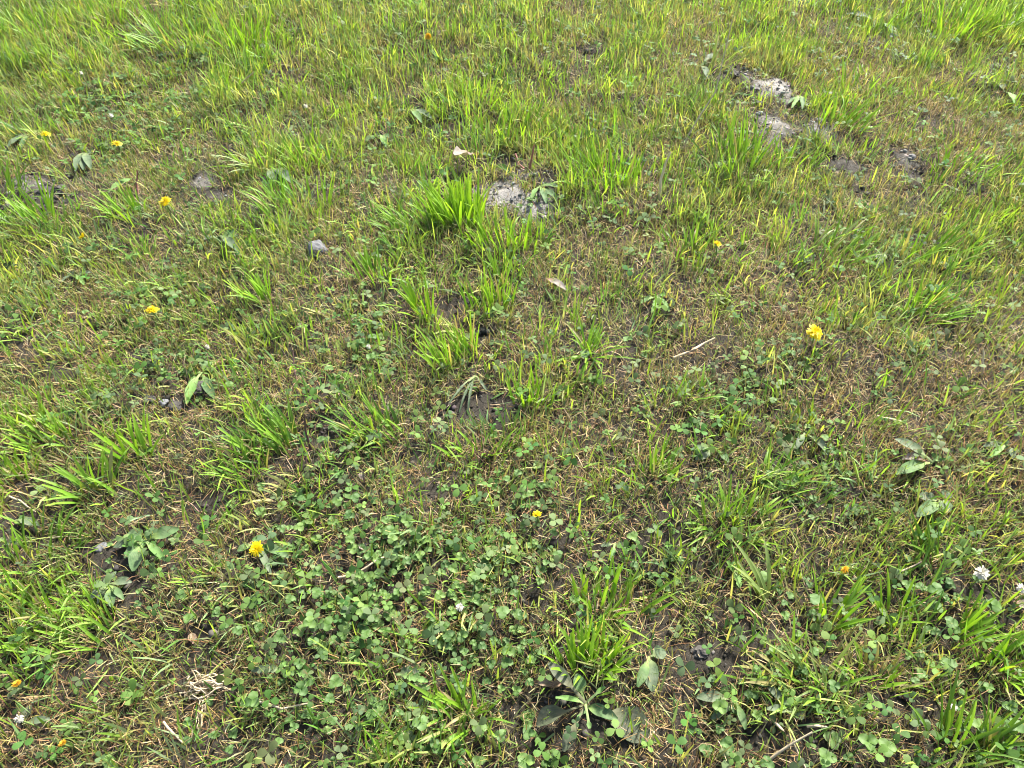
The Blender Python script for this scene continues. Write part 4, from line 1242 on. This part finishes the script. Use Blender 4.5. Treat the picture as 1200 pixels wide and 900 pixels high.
S_ = stem
S_('red_stem', [(162, 230, .0), (160, 214, .02), (161, 200, .045)], 2.6, M_REDSTEM, 'pink upright stem beside the bright yellow open flower')
S_('red_stem', [(176, 235, .0), (172, 229, .006), (166, 227, .01)], 2.2, M_REDSTEM, 'short pink stem lying at the foot of the upright pink stem')
S_('red_stem', [(620, 200, .0), (622, 188, .025), (626, 170, .06)], 3.0, M_REDSTEM, 'red upright stem behind the sandy patch')
S_('red_stem', [(614, 198, .0), (608, 192, .008), (604, 180, .02)], 2.6, M_REDSTEM, 'short reddish stem leaning beside the red upright stem')
S_('dark_stem', [(350, 456, .0), (346, 440, .012), (344, 424, .02), (343, 410, .03)], 2.0, M_DARKSTEM, 'thin dark stem leaning above the clover beside the leaning tuft')
S_('dark_stem', [(364, 528, .0), (359, 505, .03), (357, 486, .06)], 3.2, M_DARKSTEM, 'short thick dark stem beside the leaning deep green tuft')
S_('dark_stem', [(361, 548, .0), (358, 538, .01), (357, 520, .025)], 2.0, M_DARKSTEM, 'thin dark stem at the foot of the thick dark one')
S_('red_stem', [(372, 488, .0), (366, 478, .01), (362, 468, .025)], 2.0, M_REDSTEM, 'tiny red stem by the thick dark stem')
S_('dry_stem', [(396, 677, .006), (418, 672, .008), (440, 658, .012), (458, 650, .006)], 3.0, M_STRAW, 'pale curved dry stem crossing into the dense clover')
S_('dry_stem', [(772, 232, .0), (774, 210, .04), (780, 190, .07), (786, 178, .09)], 3.2, M_STRAW, 'pale dry stalk standing in the straw beside the wide tuft')
S_('dry_stem', [(790, 420, .008), (815, 408, .012), (838, 396, .018)], 3.0, M_STRAW, 'pale dry stalk lying slantwise in the thatch')
S_('dry_stem', [(672, 438, .008), (682, 428, .012), (692, 420, .016)], 3.0, M_DARKSTEM, 'brown twig lying under the open star-shaped tuft')
S_('dry_stem', [(1150, 440, .0), (1152, 424, .02), (1152, 408, .045)], 3.0, M_STRAW, 'pale stubby stalk standing in the straw')
S_('dry_stem', [(1028, 488, .008), (1042, 491, .01), (1056, 494, .006)], 3.0, M_STRAW, 'short pale stick in the thatch beyond the low plantain')
S_('dry_stem', [(900, 892, .008), (924, 874, .02), (952, 858, .03)], 3.5, M_STRAW, 'straight dry stalk slanting over the bare soil near the flattened tuft')
S_('dry_stem', [(908, 846, .01), (926, 862, .016), (944, 900, .01)], 3.0, M_STRAW, 'long pale bent stalk crossing the straight dry stalk')
S_('dry_stem', [(946, 852, .008), (958, 851, .01), (970, 852, .008)], 4.0, M_STRAW, 'flat grey strip of straw by the oval plantain leaves')
S_('dry_stem', [(192, 846, .008), (202, 858, .012), (216, 872, .006)], 3.0, M_STRAW, 'brown bent stalk below the straw wisp')
S_('dry_stem', [(300, 822, .01), (330, 830, .014), (362, 824, .008)], 3.0, M_STRAW, 'pale flat stalk beside the clover near the straw wisp')
S_('dry_stem', [(8, 580, .008), (24, 588, .012), (42, 600, .006)], 2.6, M_STRAW, 'brown stalk lying beneath the arching long-bladed tuft')
S_('dry_stem', [(800, 180, .0), (806, 160, .04), (838, 108, .10), (858, 24, .2)], 1.8, M_STRAW, 'long thin pale stalk leaning over in front of the dark gap')
S_('dry_stem', [(1005, 240, .008), (1018, 246, .01), (1032, 252, .008)], 2.4, M_STRAW, 'short straw stick lying in the thatch before the bare strip')
S_('dry_stem', [(875, 230, .0), (880, 216, .01), (884, 208, .02)], 2.6, M_STRAW, 'white bleached stalk in front of the deep green upright tuft')
S_('dry_stem', [(282, 98, .02), (290, 92, .03), (298, 84, .045)], 2.2, M_STRAW, 'pale dry stalk over the far turf by the clover hollow')
S_('dry_stem', [(1040, 676, .008), (1060, 668, .014), (1080, 658, .01)], 2.6, M_STRAW, 'grey stalk lying on the turf towards the white clover flower')

# a wisp of dead roots and straw
p = ground(240, 808)
wisp = link('straw_wisp', None, None, p)
tag(wisp, 'pale tangled wisp of dry straw lying on the bare soil', 'straw')
s = ppm(808)
for i in range(46):
    tail = i >= 36
    if not tail:
        L = random.uniform(14, 46) / s
        cx, cy = random.gauss(0, 9) / s, random.gauss(0, 4) / s
        az = random.gauss(0, .35)
    else:
        L = random.uniform(20, 46) / s
        cx, cy = (6 + random.gauss(0, 2)) / s, -(24 + random.gauss(0, 8)) / s
        az = math.pi / 2 + random.gauss(.1, .15)
    zz = .006 + random.random() * .012 * (0.4 if tail else 1)
    pts = [(cx + (t - .5) * L * math.cos(az) + random.gauss(0, .001), cy + (t - .5) * L * math.sin(az) + .006 * math.sin(t * 3 + i), zz + random.gauss(0, .0015) - .006 * (2 * t - 1) ** 2) for t in np.linspace(0, 1, 6)]
    V, F = tube(pts, random.uniform(.0004, .0009), 4)
    link('strand', np_mesh('strand', V, F, M_STRAW), wisp)
